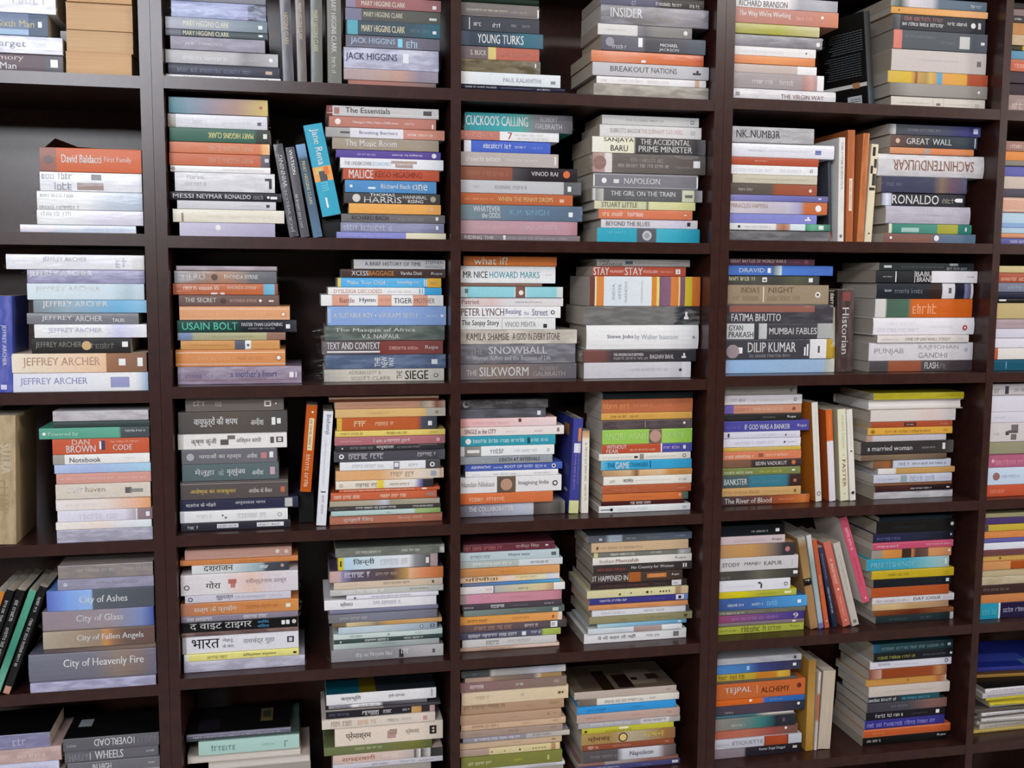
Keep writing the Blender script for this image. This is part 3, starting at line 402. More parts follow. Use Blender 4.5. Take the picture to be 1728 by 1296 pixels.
470 1555 226|slate wrapped book with bold white title|6a696f|t .09 .38 .36 .86 W INSIDER;m .3 6a6668;m .45 74706c;m .7 8a8688;m 1 6e6c76;g 84838c|wrap
440 1388 337|half white, half grey book|cbc9c7|m .415 cbc9c7;m .42 7c7b7b;m .5 6c6b70;m .6 807e7c;m 1 7a7978;o .93 .5 .4 d0d0d0;s .1 .3 .4 .6 b8b4b0|
475 1525 492|charcoal photo book with small white name|5a5962|o .08 .55 .6 8a8890;s .1 .25 .15 .4 d0d0d8;r .35 .39 .3 .9 e0e0e4;m .4 64636e;m .42 4c4b50;m .8 52525a;m 1 5c6672;t .56 .73 .4 .6 e4e4e4 MICHAEL;t .55 .74 .08 .3 e4e4e4 JACKSON|
375 1505 602|orange-salmon wrapped book|c97a58|m .2 d08c70;m .5 c8744e;m .9 c46a48;m 1 b8583c;r .44 .48 .1 .3 W|wrap
388 1558 737|silver book with grey capital title|b6b5b9|t .15 .48 .35 .75 6a6870 BREAKOUT;t .5 .72 .35 .75 6a6870 NATIONS;r .86 .93 .35 .5 2a2a2c;r .89 .91 .45 .68 2a2a2c|
428 1530 814|white book with faint lettering|dddada|s .2 .42 .3 .7 b8acac;s .46 .66 .3 .7 b8acac;s .04 .1 .3 .6 a8a4a4;m .89 dcdada;m .9 c8a48c;m .935 c8a48c;m .94 dcdada|
400 1580 957|grey-brown wrapped book at the base|8f8981|g a8a298|wrap
@r1c2a|765 175 5.4|2 1|.045|70|100|second shelf, third bay, teal-topped stack
105 1085 241|teal-to-grey wrapped book with white title|46949a|m 0 3f8f95;m .35 4a9ea4;m .52 5aa098;m .65 7c7c80;m .9 6a696e;m 1 545358;t .01 .58 .3 .85 dff0f0 CUCKOO'S CALLING;t .7 .86 .6 .86 c0c0c4 ROBERT;t .65 .9 .2 .5 c8c8cc GALBRAITH|wrap
w 962 327|pink-rust and white book with red numeral|dcdcde|m 0 b5776a;m .39 b5776a;m .395 dededf;m 1 d8d8da;t .04 .33 .3 .75 d8a89c R. COVEY;t .475 .52 .15 .9 b05a50 7;s .54 .84 .55 .8 b0a8a8;s .56 .9 .15 .4 a8a4a4|
98 885 437|blue book with white lettering|4862b8|b 0 .08 d8d8e4;s .22 .56 .35 .75 e8ecf8;s .58 .73 .4 .65 c8d0ec;s .78 .92 .4 .6 8c9cd4|
w 958 567|grey-beige book with white lettering|ada4a0|s .05 .4 .35 .65 d8d4d0;s .46 .8 .4 .6 ccc6c2;r .96 .975 .2 .8 e0dcd8|
w 1130 692|black-brown book with orange disc|3e3738|m 0 8a5848;m .43 8a5444;m .44 4e4a4c;m .6 2e2a2e;m 1 2c282c;t .6 .83 .4 .72 f0ecec VINOD RAI;o .905 .55 .55 c8683c;s .05 .42 .3 .7 a87058|
w 1165 812|silver book with dark end|b9b9bd|s .28 .56 .35 .65 6a6868;m .85 b4b4b6;m .855 585b5d;m 1 64666a;r .885 .915 .25 .65 f0f0f0;s .1 .16 .4 .6 8a888a|
w 1088 917|rust book with gold capital title|b0623f|t .33 .82 .32 .72 e0c68c WHEN THE PENNY DROPS;s .03 .3 .4 .6 d8a078;r .88 .92 .3 .6 d8a890|
w 1175 1062|slate-blue wrapped book, white title|6a7c90|m 0 7a8a90;m .5 64788c;m 1 5c6c80;t .1 .32 .55 .9 e8ecf0 WHATEVER;t .17 .32 .15 .5 e8ecf0 the ODDS;t .4 .72 .35 .72 8ab4cc K.P. SINGH;r .885 .92 .3 .6 W|wrap
w 1130 1192|dusty pink book with pale author name|b3949b|t .5 .82 .4 .72 ddc4ca ANGELA SAINI;s .1 .4 .4 .7 c4a8a8;m .9 b8909c;m 1 a87c84|
w 1155 1250|grey-mauve book at the base|7a7074|t .03 .27 .25 .8 e8d4d4 RIDING THE;s .34 .9 .3 .7 a8a8a8;r .35 .37 .2 .9 W|
@r1c2b|965 180 5.515|2 1|.035|72||second shelf, third bay, silver-topped stack
282 1183 162|silver book with small oval, topmost|c0c0be|s .24 .64 .4 .65 6a6a6a;s .67 .84 .45 .6 a8b4c4;o .93 .5 .4 4a4a4a;o .93 .5 .26 c0c0be|
260 1207 274|white-grey book with grey capitals|cdcbcb|t .1 .39 .35 .72 a4a0a0 SUBROTO BAGCHI;t .4 .81 .35 .72 d0b4b0 THE ELEPHANT CATCHERS;r .89 .94 .3 .7 b8b4b4|
190 1245 422|book half cream, half black, two-line title|d6d4c4|m 0 dcdad0;m .36 d4d2b8;m .37 8a8884;m .38 464444;m .85 4a4848;m .92 3c3c40;m 1 707074;t .1 .36 .62 .95 2e2c2a SANJAYA;t .16 .31 .12 .48 2e2c2a BARU;t .42 .86 .58 .93 W THE ACCIDENTAL;t .405 .88 .12 .5 W PRIME MINISTER|
195 1245 607|grey book with pinkish face at one end|686360|m 0 a48884;m .1 b09490;m .11 d0ccc8;m .165 d0ccc8;m .17 6a6562;m 1 5e5956;o .06 .5 .7 8a6a66;s .33 .62 .6 .8 94908c;s .22 .68 .3 .5 a8a49c;r .89 .95 .35 .7 f0f0f0|wrap
200 1175 752|slate-grey book with white outline|7a797f|r 0 1 .9 1 dededa;r 0 1 0 .1 dededa;r 0 .012 0 1 dededa;r .985 1 0 1 dededa;o .1 .5 .35 e4e4e4;r .19 .24 .35 .6 d0d0d0;t .29 .63 .32 .7 f4f4f4 NAPOLEON;s .67 .86 .45 .55 9a9aa4|
185 1215 867|charcoal book with white capital title|5e5e61|m .02 c8c8c8;m .04 8a8a88;m .1 b4b4b0;m .11 5e5e61;m .81 5c5c60;m .82 c8cbb0;m .92 c4c8ac;m .93 6a6a6c;m 1 a8a8a8;t .17 .75 .42 .82 f4f4f4 THE GIRL ON THE TRAIN;s .3 .66 .15 .32 7a7a7e;r .84 .91 .35 .6 6a6a6a|
210 1150 947|cream-olive book with dark letters|c4c3a6|t .07 .42 .25 .85 6a6a58 STUART LITTLE;m .5 bdbc9c;m .52 6a6a54;m .54 c8c79c;m 1 c4c28c|
250 1122 1037|salmon-orange book with white lettering|c9775a|s .04 .28 .3 .75 f4dcd0;s .3 .48 .3 .75 f8ece4;r .91 .94 .45 .55 f4e0d4|
272 1170 1121|pale book with dark capital title|c8c5ca|t .05 .5 .25 .75 5c5858 BEYOND THE BLUES;r .89 .925 .3 .75 2c2c34;m .6 c8c4cc;m .8 c4c0d4;m 1 ccc8ca|
235 1190 1255|turquoise book with silver disc at the base|3d9fb5|m .38 3a9cb2;m .385 585860;m .57 5c5c64;m .575 46a8bc;m 1 2c93ac;o .48 .5 .7 b8b8bc;o .48 .5 .4 94949a;s .1 .28 .6 .8 6abccc|
@r2c2a|765 420 5.515|2 2|.05|62|95|third shelf, third bay, orange-topped stack
95 962 155|orange book with white question title|c0703f|t .11 .47 .12 .88 f4e4d4 what if?;m 0 a86038;m .06 b06c44;m .15 c06a34;m .9 c4743f;m 1 b8683c|
w 950 317|thick white book, black and teal title|dadde0|t .025 .28 .3 .68 33333a MR NICE;t .3 .83 .3 .68 4f9fae HOWARD MARKS;s .89 .96 .45 .55 d0a8a8;r 0 1 .9 1 b4b4b2|
w 825 348|thin brown book|7d6258||
w 1020 450|aqua book with brown centre patch|8cc5cf|b 0 .06 c0d0d4;r .04 .07 .4 .8 5a7078;m .52 90c8d2;m .525 e0e4e4;m .535 7c5c54;m .625 7c5c54;m .63 dce4e4;m .64 8fc6cf;m .93 8cc4cc;m .95 c8d0d0;m 1 c8ccc8;o .585 .45 .45 e0d8d0|
w 1022 532|thin white-grey book|d2cdcd|t .01 .18 .25 .8 9a6a60 Patriot;s .53 .8 .4 .6 6a6868;m .3 d0b8b4;m .45 d0ccce|
w 998 642|white book with large serif-like lettering|dfdee3|t .005 .43 .2 .85 7a5a58 PETER LYNCH;t .445 .6 .22 .8 7a78a8 Beating;t .63 .68 .25 .6 a8a4c4 the;t .71 .87 .22 .8 7a78a0 Street;o .92 .5 .36 4a484c;o .92 .5 .2 dfdee3|
w 950 750|white book with black title|d5d6d5|t .01 .4 .25 .85 3c3c40 The Sanjay Story;r .43 .435 .1 .95 8a8a8a;t .46 .79 .25 .7 9a9a9a VINOD MEHTA;r .87 .91 .15 .5 3a3a3a|
w 1150 884|beige wrapped book with brown capitals|b1aaa0|t .05 .41 .28 .78 6a5a50 KAMILA SHAMSIE;t .44 .85 .28 .78 6a5a50 A GOD IN EVERY STONE;g c8c2b8|wrap
w 1135 1067|charcoal wrapped book with silver title|6a696e|t .08 .19 .5 .8 a8a8ac THE;t .24 .75 .5 .88 d8d8dc SNOWBALL;t .1 .78 .18 .42 c4c4c8 Warren Buffett and the Business of Life;g 84838a|wrap
w 1145 1215|grey-brown wrapped book with white title|746a67|m 0 7c7a80;m .3 84746c;m .6 7a6e6c;m 1 64646a;t .05 .14 .28 .62 d8d4d0 THE;t .16 .58 .22 .8 f0ece8 SILKWORM;t .68 .84 .55 .8 a8a4a4 ROBERT;t .62 .9 .18 .5 b8b4b4 GALBRAITH|wrap
@r2c2b|950 425 5.634|2 2|.045|68||third shelf, third bay, stack beside bay wall
325 1207 137|thin grey book with black name|9e9b98|t .02 .13 .55 .92 3a3836 DALE;t .02 .27 .08 .5 3a3836 CARNEGIE;r .3 .38 .3 .75 44545c;s .4 .88 .35 .6 6a6a6c|
285 1168 229|rust-red book with large white words|a8503f|t .005 .17 .1 .92 W STAY;t .18 .33 .35 .62 e8c8bc HUNGRY;t .34 .53 .1 .92 W STAY;t .54 .69 .35 .62 e8c8bc FOOLISH;s .72 .86 .4 .55 e0b8ac;r .89 .94 .25 .75 f4f0ec;r .905 .925 .4 .65 a8503f|
255 1305 514|thick book striped orange, white, mauve, yellow|cd8448|m 0 6d4744;m .045 6d4744;m .046 e0d0a8;m .06 e0d0a8;m .061 cd8448;m .125 cd8448;m .126 ced6e0;m .555 d3d9e0;m .556 c98440;m .6 c98440;m .601 d8c878;m .625 d8c878;m .626 7c5c72;m .73 866478;m .731 cd7f48;m .8 cd7f48;m .801 dcc890;m .815 dcc890;m .816 7f5c6c;m .86 7f5c6c;m .861 c9b440;m .925 c4b23c;m .926 c8763c;m 1 c4703a;V .2 .225 .22 .75 8c96a4 INDIA;V .255 .28 .22 .75 8c96a4 AFTER;V .31 .335 .12 .82 8c96a4 GANDHI;V .46 .475 .12 .85 a8b0bc RAMACHANDRA GUHA|thick
210 1300 693|olive-grey wrapped book with white bird|6a6a69|m .77 6a6a68;m .78 3a3e44;m .92 30343a;m .95 3c3234;m 1 40383a;r .86 .9 .3 .45 W;r .87 .89 .4 .7 W;g 7c7c7a|wrap
225 1290 928|thick white book with grey title|e1e5ec|t .18 .41 .42 .62 5a6270 Steve Jobs;t .425 .465 .38 .62 9aa2ae by;t .48 .81 .42 .62 a8b0ba Walter Isaacson;o .95 .5 .12 8a929c|hard
185 1265 1048|charcoal book with small white capitals|4a4549|m .02 75504d;m .18 74504d;m .25 4e484c;m 1 3e3e42;t .27 .53 .5 .72 dcd8d8 THE AMAZING RACE BETWEEN;s .27 .57 .22 .42 b8b4b4;t .59 .8 .25 .6 d8d8d8 RAGHAV BAHL;r .87 .91 .3 .45 W;r .885 .9 .4 .7 W|wrap
200 1215 1200|silver-white wrapped book at the base|c5c4c9|s .42 .78 .45 .65 9a98a8;o .9 .5 .2 4a484c;m .9 c5c4c9;m .93 d8d6dc|wrap
@r3c2a|765 660 5.892|2 3|.045|90|90|fourth shelf, third bay, stack beside divider
w 940 177|black mottled book at the top|484647|g 6a6868;o .06 .5 .7 b8b8b8;o .07 .6 .55 484647;s .4 .6 .5 .85 8a8888|wrap
w 918 268|dark grey book with white square|4e4d51|r .9 .94 .25 .7 f0f0f0;g 62616a|
w 1025 352|pink book with rose lettering|dcb4b2|s .12 .52 .3 .65 c48a90;r .6 .63 .5 .9 5a3a3c;m 0 d08c88;m .1 dcb0b0;m .8 e0c4c4;m 1 dcc8c8|
w 1100 440|ivory book with maroon handwritten title|e0d3cd|t .04 .34 .25 .75 7a3a48 SINGLE in the CITY;s .43 .55 .35 .55 c0a8a4;s .71 .81 .35 .6 a88484;r .93 .955 .3 .75 8a7a74;m 0 d8b0a4;m .1 e0d4d0|
w 1015 534|teal book with white lettering|3893a5|o .08 .5 .6 dfeef0;s .13 .69 .35 .75 d0e8ec;s .74 .93 .35 .7 c8e4e8;r .7 .73 .15 .8 1c4a58|
w 1003 632|white book with photo at one end|d6d9de|m .04 d6d9de;m .045 7c7a78;m .215 8a8884;m .22 dce0e4;r .07 .2 .35 .65 d8d8d4;s .31 .48 .25 .75 3a3c44;s .56 .83 .35 .65 a8acb4;r .92 .95 .3 .65 b4b8bc|
w 985 706|grey book with black capitals|90959a|t .42 .86 .3 .8 2c2e32 DEATH AT INTERVALS;s .05 .35 .35 .6 a8acac|
118 1083 773|blue book with white capitals|4a5ca8|t .06 .26 .35 .75 e4e8f4 ASHWATHY;t .29 .38 .35 .6 d8dcec and the;t .4 .69 .35 .75 d8e0f0 BOOT OF GOD;s .72 .83 .3 .75 e0e4f0;o .91 .5 .6 e8e8ec;o .91 .5 .35 2c2c34|
120 1042 829|thin white book with grey letters|dedee2|s .3 .55 .3 .65 8a8a90;s .73 .93 .3 .65 8a8a90;s .07 .15 .35 .6 c8a8c0|
w 1075 983|white book with face photo|dad8d8|t .01 .33 .4 .72 9a9494 Nandan Nilekani;m .35 dad8d8;m .355 f0f0f0;m .36 5c544e;m .54 6a5a4c;m .545 f0f0f0;m .55 dad8d8;o .45 .5 .75 b08c74;t .57 .87 .38 .72 6a6668 Imagining India;o .935 .5 .34 2e2c2c;o .935 .5 .2 dad8d8|
w 990 1087|orange book with white lettering|cc6f43|s .09 .26 .3 .7 ecc8b4;s .28 .5 .3 .7 ecc8b4;m 0 b8603c;m .1 cc6f43;m 1 c87048|
w 1110 1215|grey-lavender book with photo end at base|888593|m 0 6a6870;m .3 9290a0;m .55 b0b4c4;m .69 b8bac4;m .7 4c4846;m .85 6a645e;m .95 4c4a46;m 1 7a7672;t .08 .5 .42 .78 f0f0f4 THE COLLABORATOR;t .2 .45 .12 .34 c0c0cc Mirza Waheed|hard
U 1148 1182 1198 238 98|navy upright hardback with cream foot, fourth shelf, third bay|45488e|m .86 44468c;m .87 cfcf9a;m 1 c4c890;r .1 .24 .55 .85 c8804c;r .26 .36 .2 .85 d8d8e4;s .38 .75 .3 .5 a890b4;s .24 .7 .65 .8 8a8ab0;c .08 .2 .2 .5 b88048;c .5 .62 .1 .4 5c60a0;c .76 .79 .15 .35 c8c8d4|hard
U 1272 1152 1285 335 72|cream upright book with dark letters, fourth shelf, third bay|dad4c8|m 0 b88c64;m .07 c8a884;m .1 dad4c8;s .14 .62 .4 .7 4a4640;s .65 .86 .4 .7 3a3630|
@r3c2b|915 650 5.633|2 3|.035|72||fourth shelf, third bay, lime-banded stack
575 1430 131|black book in the shelf's shadow|222a2d||
565 1430 260|rust book with orange lettering|b3694a|s .02 .3 .3 .7 d89458;s .34 .56 .4 .65 c88464;s .63 .78 .45 .6 c08060|
562 1425 326|tan-yellow book with dark lettering|c99b52|s .1 .29 .35 .7 5c4420;s .31 .42 .35 .7 6a5028;s .44 .58 .4 .6 a87c3c|
575 1425 407|dark brown book with thin line|504749|r .47 .475 .0 1 b0a8a4;s .1 .42 .35 .6 6a6264;s .52 .8 .35 .6 6a6264;o .91 .6 .3 e0d8d4;g 605658|
572 1425 545|lime green book with face photo|93bf57|r 0 1 .92 1 b8d88c;r 0 1 0 .08 b8d88c;m .51 90bc54;m .52 685058;m .655 7c5c5c;m .66 96c25c;m 1 90be50;t .02 .27 .3 .75 c0dc98 ANDRE;t .29 .5 .3 .75 c0dc98 AGASSI;o .585 .5 .8 b08c80;t .68 .9 .35 .75 c0dc9c OPEN|
568 1423 627|rust-red and indigo book, white title|b0523a|m .65 b0523a;m .651 f0f0f0;m .664 f0f0f0;m .665 4d509a;m 1 505298;t .05 .27 .52 .95 W WITHOUT;t .05 .18 .06 .48 W FEAR;s .31 .6 .25 .5 e8c0b0;s .68 .86 .4 .75 b8a8dc;r .9 .93 .35 .75 f0f0f4|
540 1410 691|cream book with small dark picture|d5d2ca|s .04 .36 .35 .6 a8aca4;r .38 .42 .3 .6 2c2c2c;r .44 .485 .1 .9 8a8680;s .52 .85 .35 .6 a8a498;o .93 .5 .55 4a4840;o .93 .5 .34 d5d2ca|
560 1420 777|sky-blue book with white and navy title|3c9ac5|t .065 .15 .3 .75 1f5c80 THE;t .155 .31 .15 .85 W GAME;t .315 .515 .3 .75 1f6488 CHANGERS;r .535 .545 .15 .9 14405c;m 0 6ab0c8;m .08 3c9ac5|
570 1425 832|thin tan book|c59a6c|m 0 a88464;m .3 c8a880;m .38 7a5a3c;m .42 cca47c;m .65 d0b08c;m .75 b8844c;m 1 c08c50;s .85 .93 .4 .6 7c5c34|
583 1420 912|cream-white book with small dark word|dbd7ce|t .22 .33 .3 .7 3c3a38 WOMEN;s .07 .14 .25 .65 7a7670;s .36 .75 .4 .55 b8b4ac;s .85 .96 .35 .65 7c7870|
568 1415 987|rust-brown book|a85c40|s .12 .4 .35 .6 c08060;r .13 .24 0 .1 5c2c20;r .35 .47 0 .1 5c2c20;s .84 .95 .4 .6 d8947c|
575 1387 1060|orange book with slate-green end|c47043|m .92 c46c3c;m .93 5a6a5c;m 1 54645a;s .32 .58 .4 .6 a85c38;o .9 .6 .35 e4a08c|
560 1350 1100|thin maroon book with white Hindi letters|48282a|s .35 .6 .2 .8 e4d4d0|
540 1408 1165|white book with black spoon at the base|dadee6|r .02 .14 .4 .52 1e1e22;o .135 .47 .45 1e1e22;s .2 .55 .3 .7 b8bcd0;r .91 .96 .3 .65 b0b8cc|
@r4c2a|765 900 6.323|2 4|.04|130|100|fifth shelf, third bay, maroon-topped stack
110 1078 212|maroon book with white Hindi letters|6b3843|s .0 .43 .25 .7 b07068;t .57 .83 .25 .8 e8c8c0 राजेंद्र सिंह;r .9 .93 .45 .65 f0e4e0;r 0 1 .9 1 9a8a8c|
w 1128 302|pale blue-grey book, dark Hindi letters|b4c3c9|s .1 .32 .3 .65 5a6468;t .48 .7 .35 .75 4a5458 निर्मल वर्मा;r .92 .97 .3 .7 5a6060|
w 1165 374|grey-aqua and white book|a8b1ad|s .12 .5 .25 .7 dcdfdc;m .56 a8b1ad;m .58 c8ced0;m 1 c4c8cc;s .68 .86 .35 .65 4a5054|
w 1135 454|orange-tan book|c78c58|s .4 .55 .4 .6 b0743f;m 0 b88458;m .5 c8884c;m 1 d09c68|
w 1132 527|peach-cream book with brown Hindi title|dbbb99|t .05 .38 .25 .8 6a4a34 परिणीता;m .4 dcc09c;m .5 dcc8c0;m .6 dccc98;m .85 d4d0b4;m .88 c8ccd4;m 1 dcd4d0;s .55 .78 .35 .65 b09484|
95 1140 557|thin blue book|4d74a2|m 0 6a6c7c;m .3 5878a8;m .6 4a80b8;m 1 50a0c8|
w 1190 634|white and tan book|c2ba9b|m 0 b8acac;m .02 d6cfd1;m .31 d6cfd1;m .315 4c5068;m .33 a8a8a4;m .6 c4bc9c;m .8 ccb890;m .85 c0a080;m .89 b89874;m .895 dedcdc;m 1 d8d4d4;s .55 .65 .35 .6 6a6450;s .24 .3 .35 .7 c8a098|
w 1155 742|pink-mauve book|c58a9d|b 0 .06 a89494;s .2 .3 .4 .6 b07c90;s .48 .7 .4 .6 b07c8c;m .06 c48a9d;m .9 bf8490;m 1 a87480|
95 1160 802|dark grey book with small white words|4c464d|s .02 .12 .35 .6 e0e0e0;s .28 .42 .25 .8 f0f0f0;s .5 .66 .4 .6 8a8688;s .82 .92 .45 .65 e0e0e0|
110 1185 864|grey-green book with white square|6b7772|r .88 .94 .2 .8 b8c0c0;s .55 .72 .4 .6 98a49c;m 0 7c8884;m .5 66726c;m 1 58625e|
w 1160 954|orange-yellow book|d3954e|s .07 .27 .3 .6 6a4818;s .5 .68 .4 .65 a87034;r .9 .92 .3 .65 8a5c2c;m .95 d8985c;m .97 d8c8b8;m 1 d8c8b8|
w 1210 1032|brown-mauve book with white square|6b5355|s .13 .5 .25 .75 b08c74;s .6 .73 .35 .7 dcd8d8;m .8 5c5256;m 1 4a4442;r .845 .91 .1 .9 e4e4e4;s .855 .9 .3 .7 5a585c|
w 1145 1100|navy-grey book with green tip|535368|s .08 .57 .25 .75 d8d8e0;r .61 .65 .2 .8 e4e4e8;s .7 .8 .35 .75 c8c8d0;m .8 5a5a6c;m .83 a3b35a;m 1 98a850|
95 1100 1187|white-grey book with dark letters|cac8c7|s .25 .4 .25 .75 5c5854;s .48 .74 .3 .7 9c9a98|
w 1130 1222|thin beige-brown book at the base|b39a88|s .2 .45 .3 .7 8a7464;m .5 b89c8c;m .62 d0b8ac;m 1 d4bcac|
@r4c2b|945 885 6.027|2 4|.035|120||fifth shelf, third bay, slate-topped stack
290 1340 192|slate book with pale patch, topmost|5c616a|m .16 5c6069;m .2 a0a8b4;m .31 98a4b4;m .33 565c60;m 1 5c6474;s .36 .46 .35 .6 a8acb0;s .56 .7 .35 .6 8a929c;s .83 .95 .4 .7 a0a8b4;r .1 .13 .3 .6 c0c4c8|
320 1305 287|tan book with brown lettering|c3a888|s .1 .52 .35 .6 8c7454;r .05 .07 .3 .65 6a5438|
345 1330 342|olive-grey book with white lettering|75766d|b 0 .04 c4c088;s .17 .42 .3 .7 dcdcd4;s .58 .7 .4 .7 d0d0c8;m .85 75766d;m .9 b8b8bc;m 1 8c8c8c|
333 1338 420|white book with red-brown title|d8d4cd|t .07 .21 .25 .72 9a8a84 Indian;t .23 .46 .25 .72 8a4a44 Memsahib;t .83 .94 .35 .7 4c4644 Rupa|
340 1342 502|charcoal book with white title|3f393a|s .04 .33 .3 .65 a84c40;t .38 .81 .3 .75 f4f0ec No Country for Women;r .905 .92 .3 .8 d8d4d0;r .93 .945 .3 .8 d8d4d0|
330 1245 602|brown-black book with glowing orange words|483e3b|t .005 .39 .25 .78 f0ece4 IT HAPPENED IN;m .39 483e3b;m .41 9c5d33;m .52 9c5d33;m .54 4a3e38;r .6 .82 .35 .8 b06c3c;r .62 .8 .45 .7 d09058;t .88 .96 .45 .7 dcd8d0 Rupa|
310 1290 667|near-black book with white square|3c3435|s .08 .35 .35 .65 7a504c;s .38 .6 .35 .65 94504c;s .65 .78 .4 .6 6a6060;r .84 .94 .1 .95 d8d4d8;s .86 .92 .35 .65 6a6668|
275 1303 747|cream-olive book with dark dots|c9c39a|o .32 .4 .3 5c4c28;o .43 .5 .2 4c3c20;o .59 .5 .35 3a2c18;o .63 .5 .25 8a7a4c;o .72 .5 .22 3a2c18;o .75 .5 .22 3a2c18;o .78 .5 .22 3a2c18;o .81 .5 .22 3a2c18;m .86 d0ca9c;m .88 a8846c;m .92 a88c70;m .94 d0b890;m 1 ccb894|
300 1300 814|indigo book with eye emblem|3f3e80|s .1 .39 .4 .75 e4e4f0;s .6 .76 .35 .6 6c5ca8;r .875 .96 .15 .9 d0d4e4;o .915 .5 .5 24244c;m .96 3f3e80;m .97 6a8ac0;m 1 6a8ac0|
290 1300 862|thin orange-tan book|c78a5c|s .22 .3 .4 .6 a06a3c;s .5 .7 .4 .6 b0703c|
325 1310 932|white book with grey letters, dark end|d2d2d7|s .1 .35 .3 .65 9c9ca4;s .53 .76 .35 .7 7c7c84;m .96 d2d2d7;m .97 3c3a3c;m 1 5c5a5c|
300 1342 1010|khaki book|8d8866|s .3 .37 .25 .7 6a6448;s .54 .8 .35 .65 6c6648;r .92 .95 .3 .7 5c4c2c;m .95 8d8866;m 1 a09a74|
380 1285 1042|thin blue book|7da8bf|m 0 a8c4c8;m .3 8ab4cc;m 1 5c94b4;r .9 .94 .4 .8 d8e4ec|
285 1240 1102|pale book with mauve patch|c7ced4|m .48 c7ced4;m .485 a08a86;m .78 a89490;m .785 d8dce0;m 1 d8d8dc;s .25 .4 .35 .6 a8b8c0|
245 1282 1205|white book with dark Hindi title at base|dadadc|t .13 .5 .3 .75 4a4846 ये वो शहर तो नहीं;s .6 .74 .35 .6 5c5a58;r .87 .925 .25 .75 7a7876|
@r5c2a|765 1105 6.786|2 5|.03|190|100|bottom shelf, third bay, tan-spine stack beside divider
95 1285 272|slate and white book, topmost|4c5254|m 0 5c5c58;m .05 484e50;m .26 565654;m .29 c3beb8;m .33 b0aca8;m .6 a4a2a4;m .75 c0c0cc;m .9 b4b8c4;m 1 d0ccc8;s .1 .15 .3 .6 7a7a7a|wrap
135 1240 327|beige-brown patchy book|a48d7c|m .25 b09484;m .3 8a7868;m .55 7c6c60;m .7 746468;m .76 c0ae94;m .8 a08058;m 1 98805c|
80 1295 442|mauve-brown book with white Hindi word|866f69|s .09 .24 .35 .7 e0d4d0;s .52 .59 .4 .6 e8dcd4;m 0 8a6a6c;m 1 857468;r .88 .93 .4 .7 9c8c80|
95 1315 598|cream book with torn upper edge|d2bea2|s .13 .26 .4 .65 a8906c;s .55 .6 .45 .6 8c7458;o .915 .5 .22 6a5438;o .945 .5 .15 4a3820;m .3 d4c2a6;m 1 d4c0a0|
90 1265 703|tan-brown book with dark letters|ab8d74|s .03 .42 .6 .95 5c4838;s .62 .7 .4 .6 98785c;r .86 .95 .5 .8 98805c|
80 1235 807|tan book with faint emblem|b1937c|o .87 .6 .25 947660;o .935 .6 .25 a08468;s .5 .56 .4 .6 a0806c|
90 1285 882|beige book with brown Hindi letters|c7a98e|s .1 .36 .35 .75 80644c;s .58 .67 .4 .65 a08468;s .87 .93 .4 .7 8a6c54|
80 1250 962|taupe book|a08b80|s .47 .58 .45 .75 745c50;s .13 .22 .35 .6 8a7468;r .88 .94 .5 .75 8c786c|
110 1330 1022|grey-lavender book with white Hindi letters|8e8a94|s .1 .53 .25 .75 dcd8dc;m .58 908c96;m .6 b0acac;m 1 b8b0a8;s .65 .84 .35 .75 6a6468|
60 1240 1102|plain beige book|c0a78c|s .52 .6 .4 .6 a08468;r .9 .94 .4 .65 907454|
60 1220 1182|taupe and cream book with dots|a99385|m .29 a99385;m .31 cfc098;m .9 d0c294;m .92 b08c64;m .95 a8845c;m .96 d0bc94;m 1 ccb890;o .325 .5 .22 4c3c20;o .45 .5 .18 4c3c20;o .6 .5 .26 3a2c18;o .73 .5 .18 3a2c18;o .76 .5 .18 3a2c18;o .79 .5 .18 3a2c18;o .82 .5 .18 3a2c18;o .85 .5 .18 3a2c18|
90 1245 1322|olive-green book|7c7e44|s .07 .31 .35 .6 d0d0a8;s .52 .6 .4 .6 c0b840;r .85 .87 .3 .7 b8b880|
200 1275 1365|white book below the olive-green one|cccad0|s .6 .9 .3 .7 8a8890|fill
@r5c2b|945 1105 6.171|2 5|.03|402||bottom shelf, third bay, portrait-topped stack
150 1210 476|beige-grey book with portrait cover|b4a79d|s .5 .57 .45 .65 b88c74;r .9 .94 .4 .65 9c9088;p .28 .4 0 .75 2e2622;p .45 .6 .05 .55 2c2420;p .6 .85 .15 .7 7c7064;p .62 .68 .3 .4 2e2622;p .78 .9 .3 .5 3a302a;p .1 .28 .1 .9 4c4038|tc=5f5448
200 1238 541|white-labelled book under portrait one|d3cfc6|m 0 6c6258;m .17 7c7268;m .18 d8d4cc;m 1 d4d0c4;s .25 .65 .25 .65 6a645c;s .7 .78 .4 .65 4c4840|
180 1205 616|bright blue book|3990cf|s .1 .3 .35 .65 1f62a0;s .56 .66 .4 .65 2a70ac|
175 1245 702|mauve-tan book|b59c92|s .1 .25 .4 .65 9c7464;s .53 .6 .45 .65 94786c;s .87 .93 .45 .65 7c6458|
190 1248 762|grey-lavender book with label|a8a5aa|s .12 .52 .3 .75 d4d2d4;m .6 a8a5aa;m .62 cac6c8;m .88 ccc8ca;m .9 a8a4a0;s .63 .87 .35 .75 5a565c|
230 1182 817|yellow-olive book|b9b43f|o .04 .5 .5 4c4414;s .25 .55 .1 .5 8a8428;r .4 .5 .5 .9 e0d8b8|
222 1198 927|gold-brown book with face and yellow word|a88c59|t .07 .3 .25 .78 4c3424 प्रेमचंद;o .44 .5 .85 3c2c20;o .44 .5 .65 d0b878;t .66 .88 .2 .8 dccb58 ग़बन;m .3 a08050;m .5 b0a488;m .65 a89880;m .9 946c44;m 1 8c6c4c|
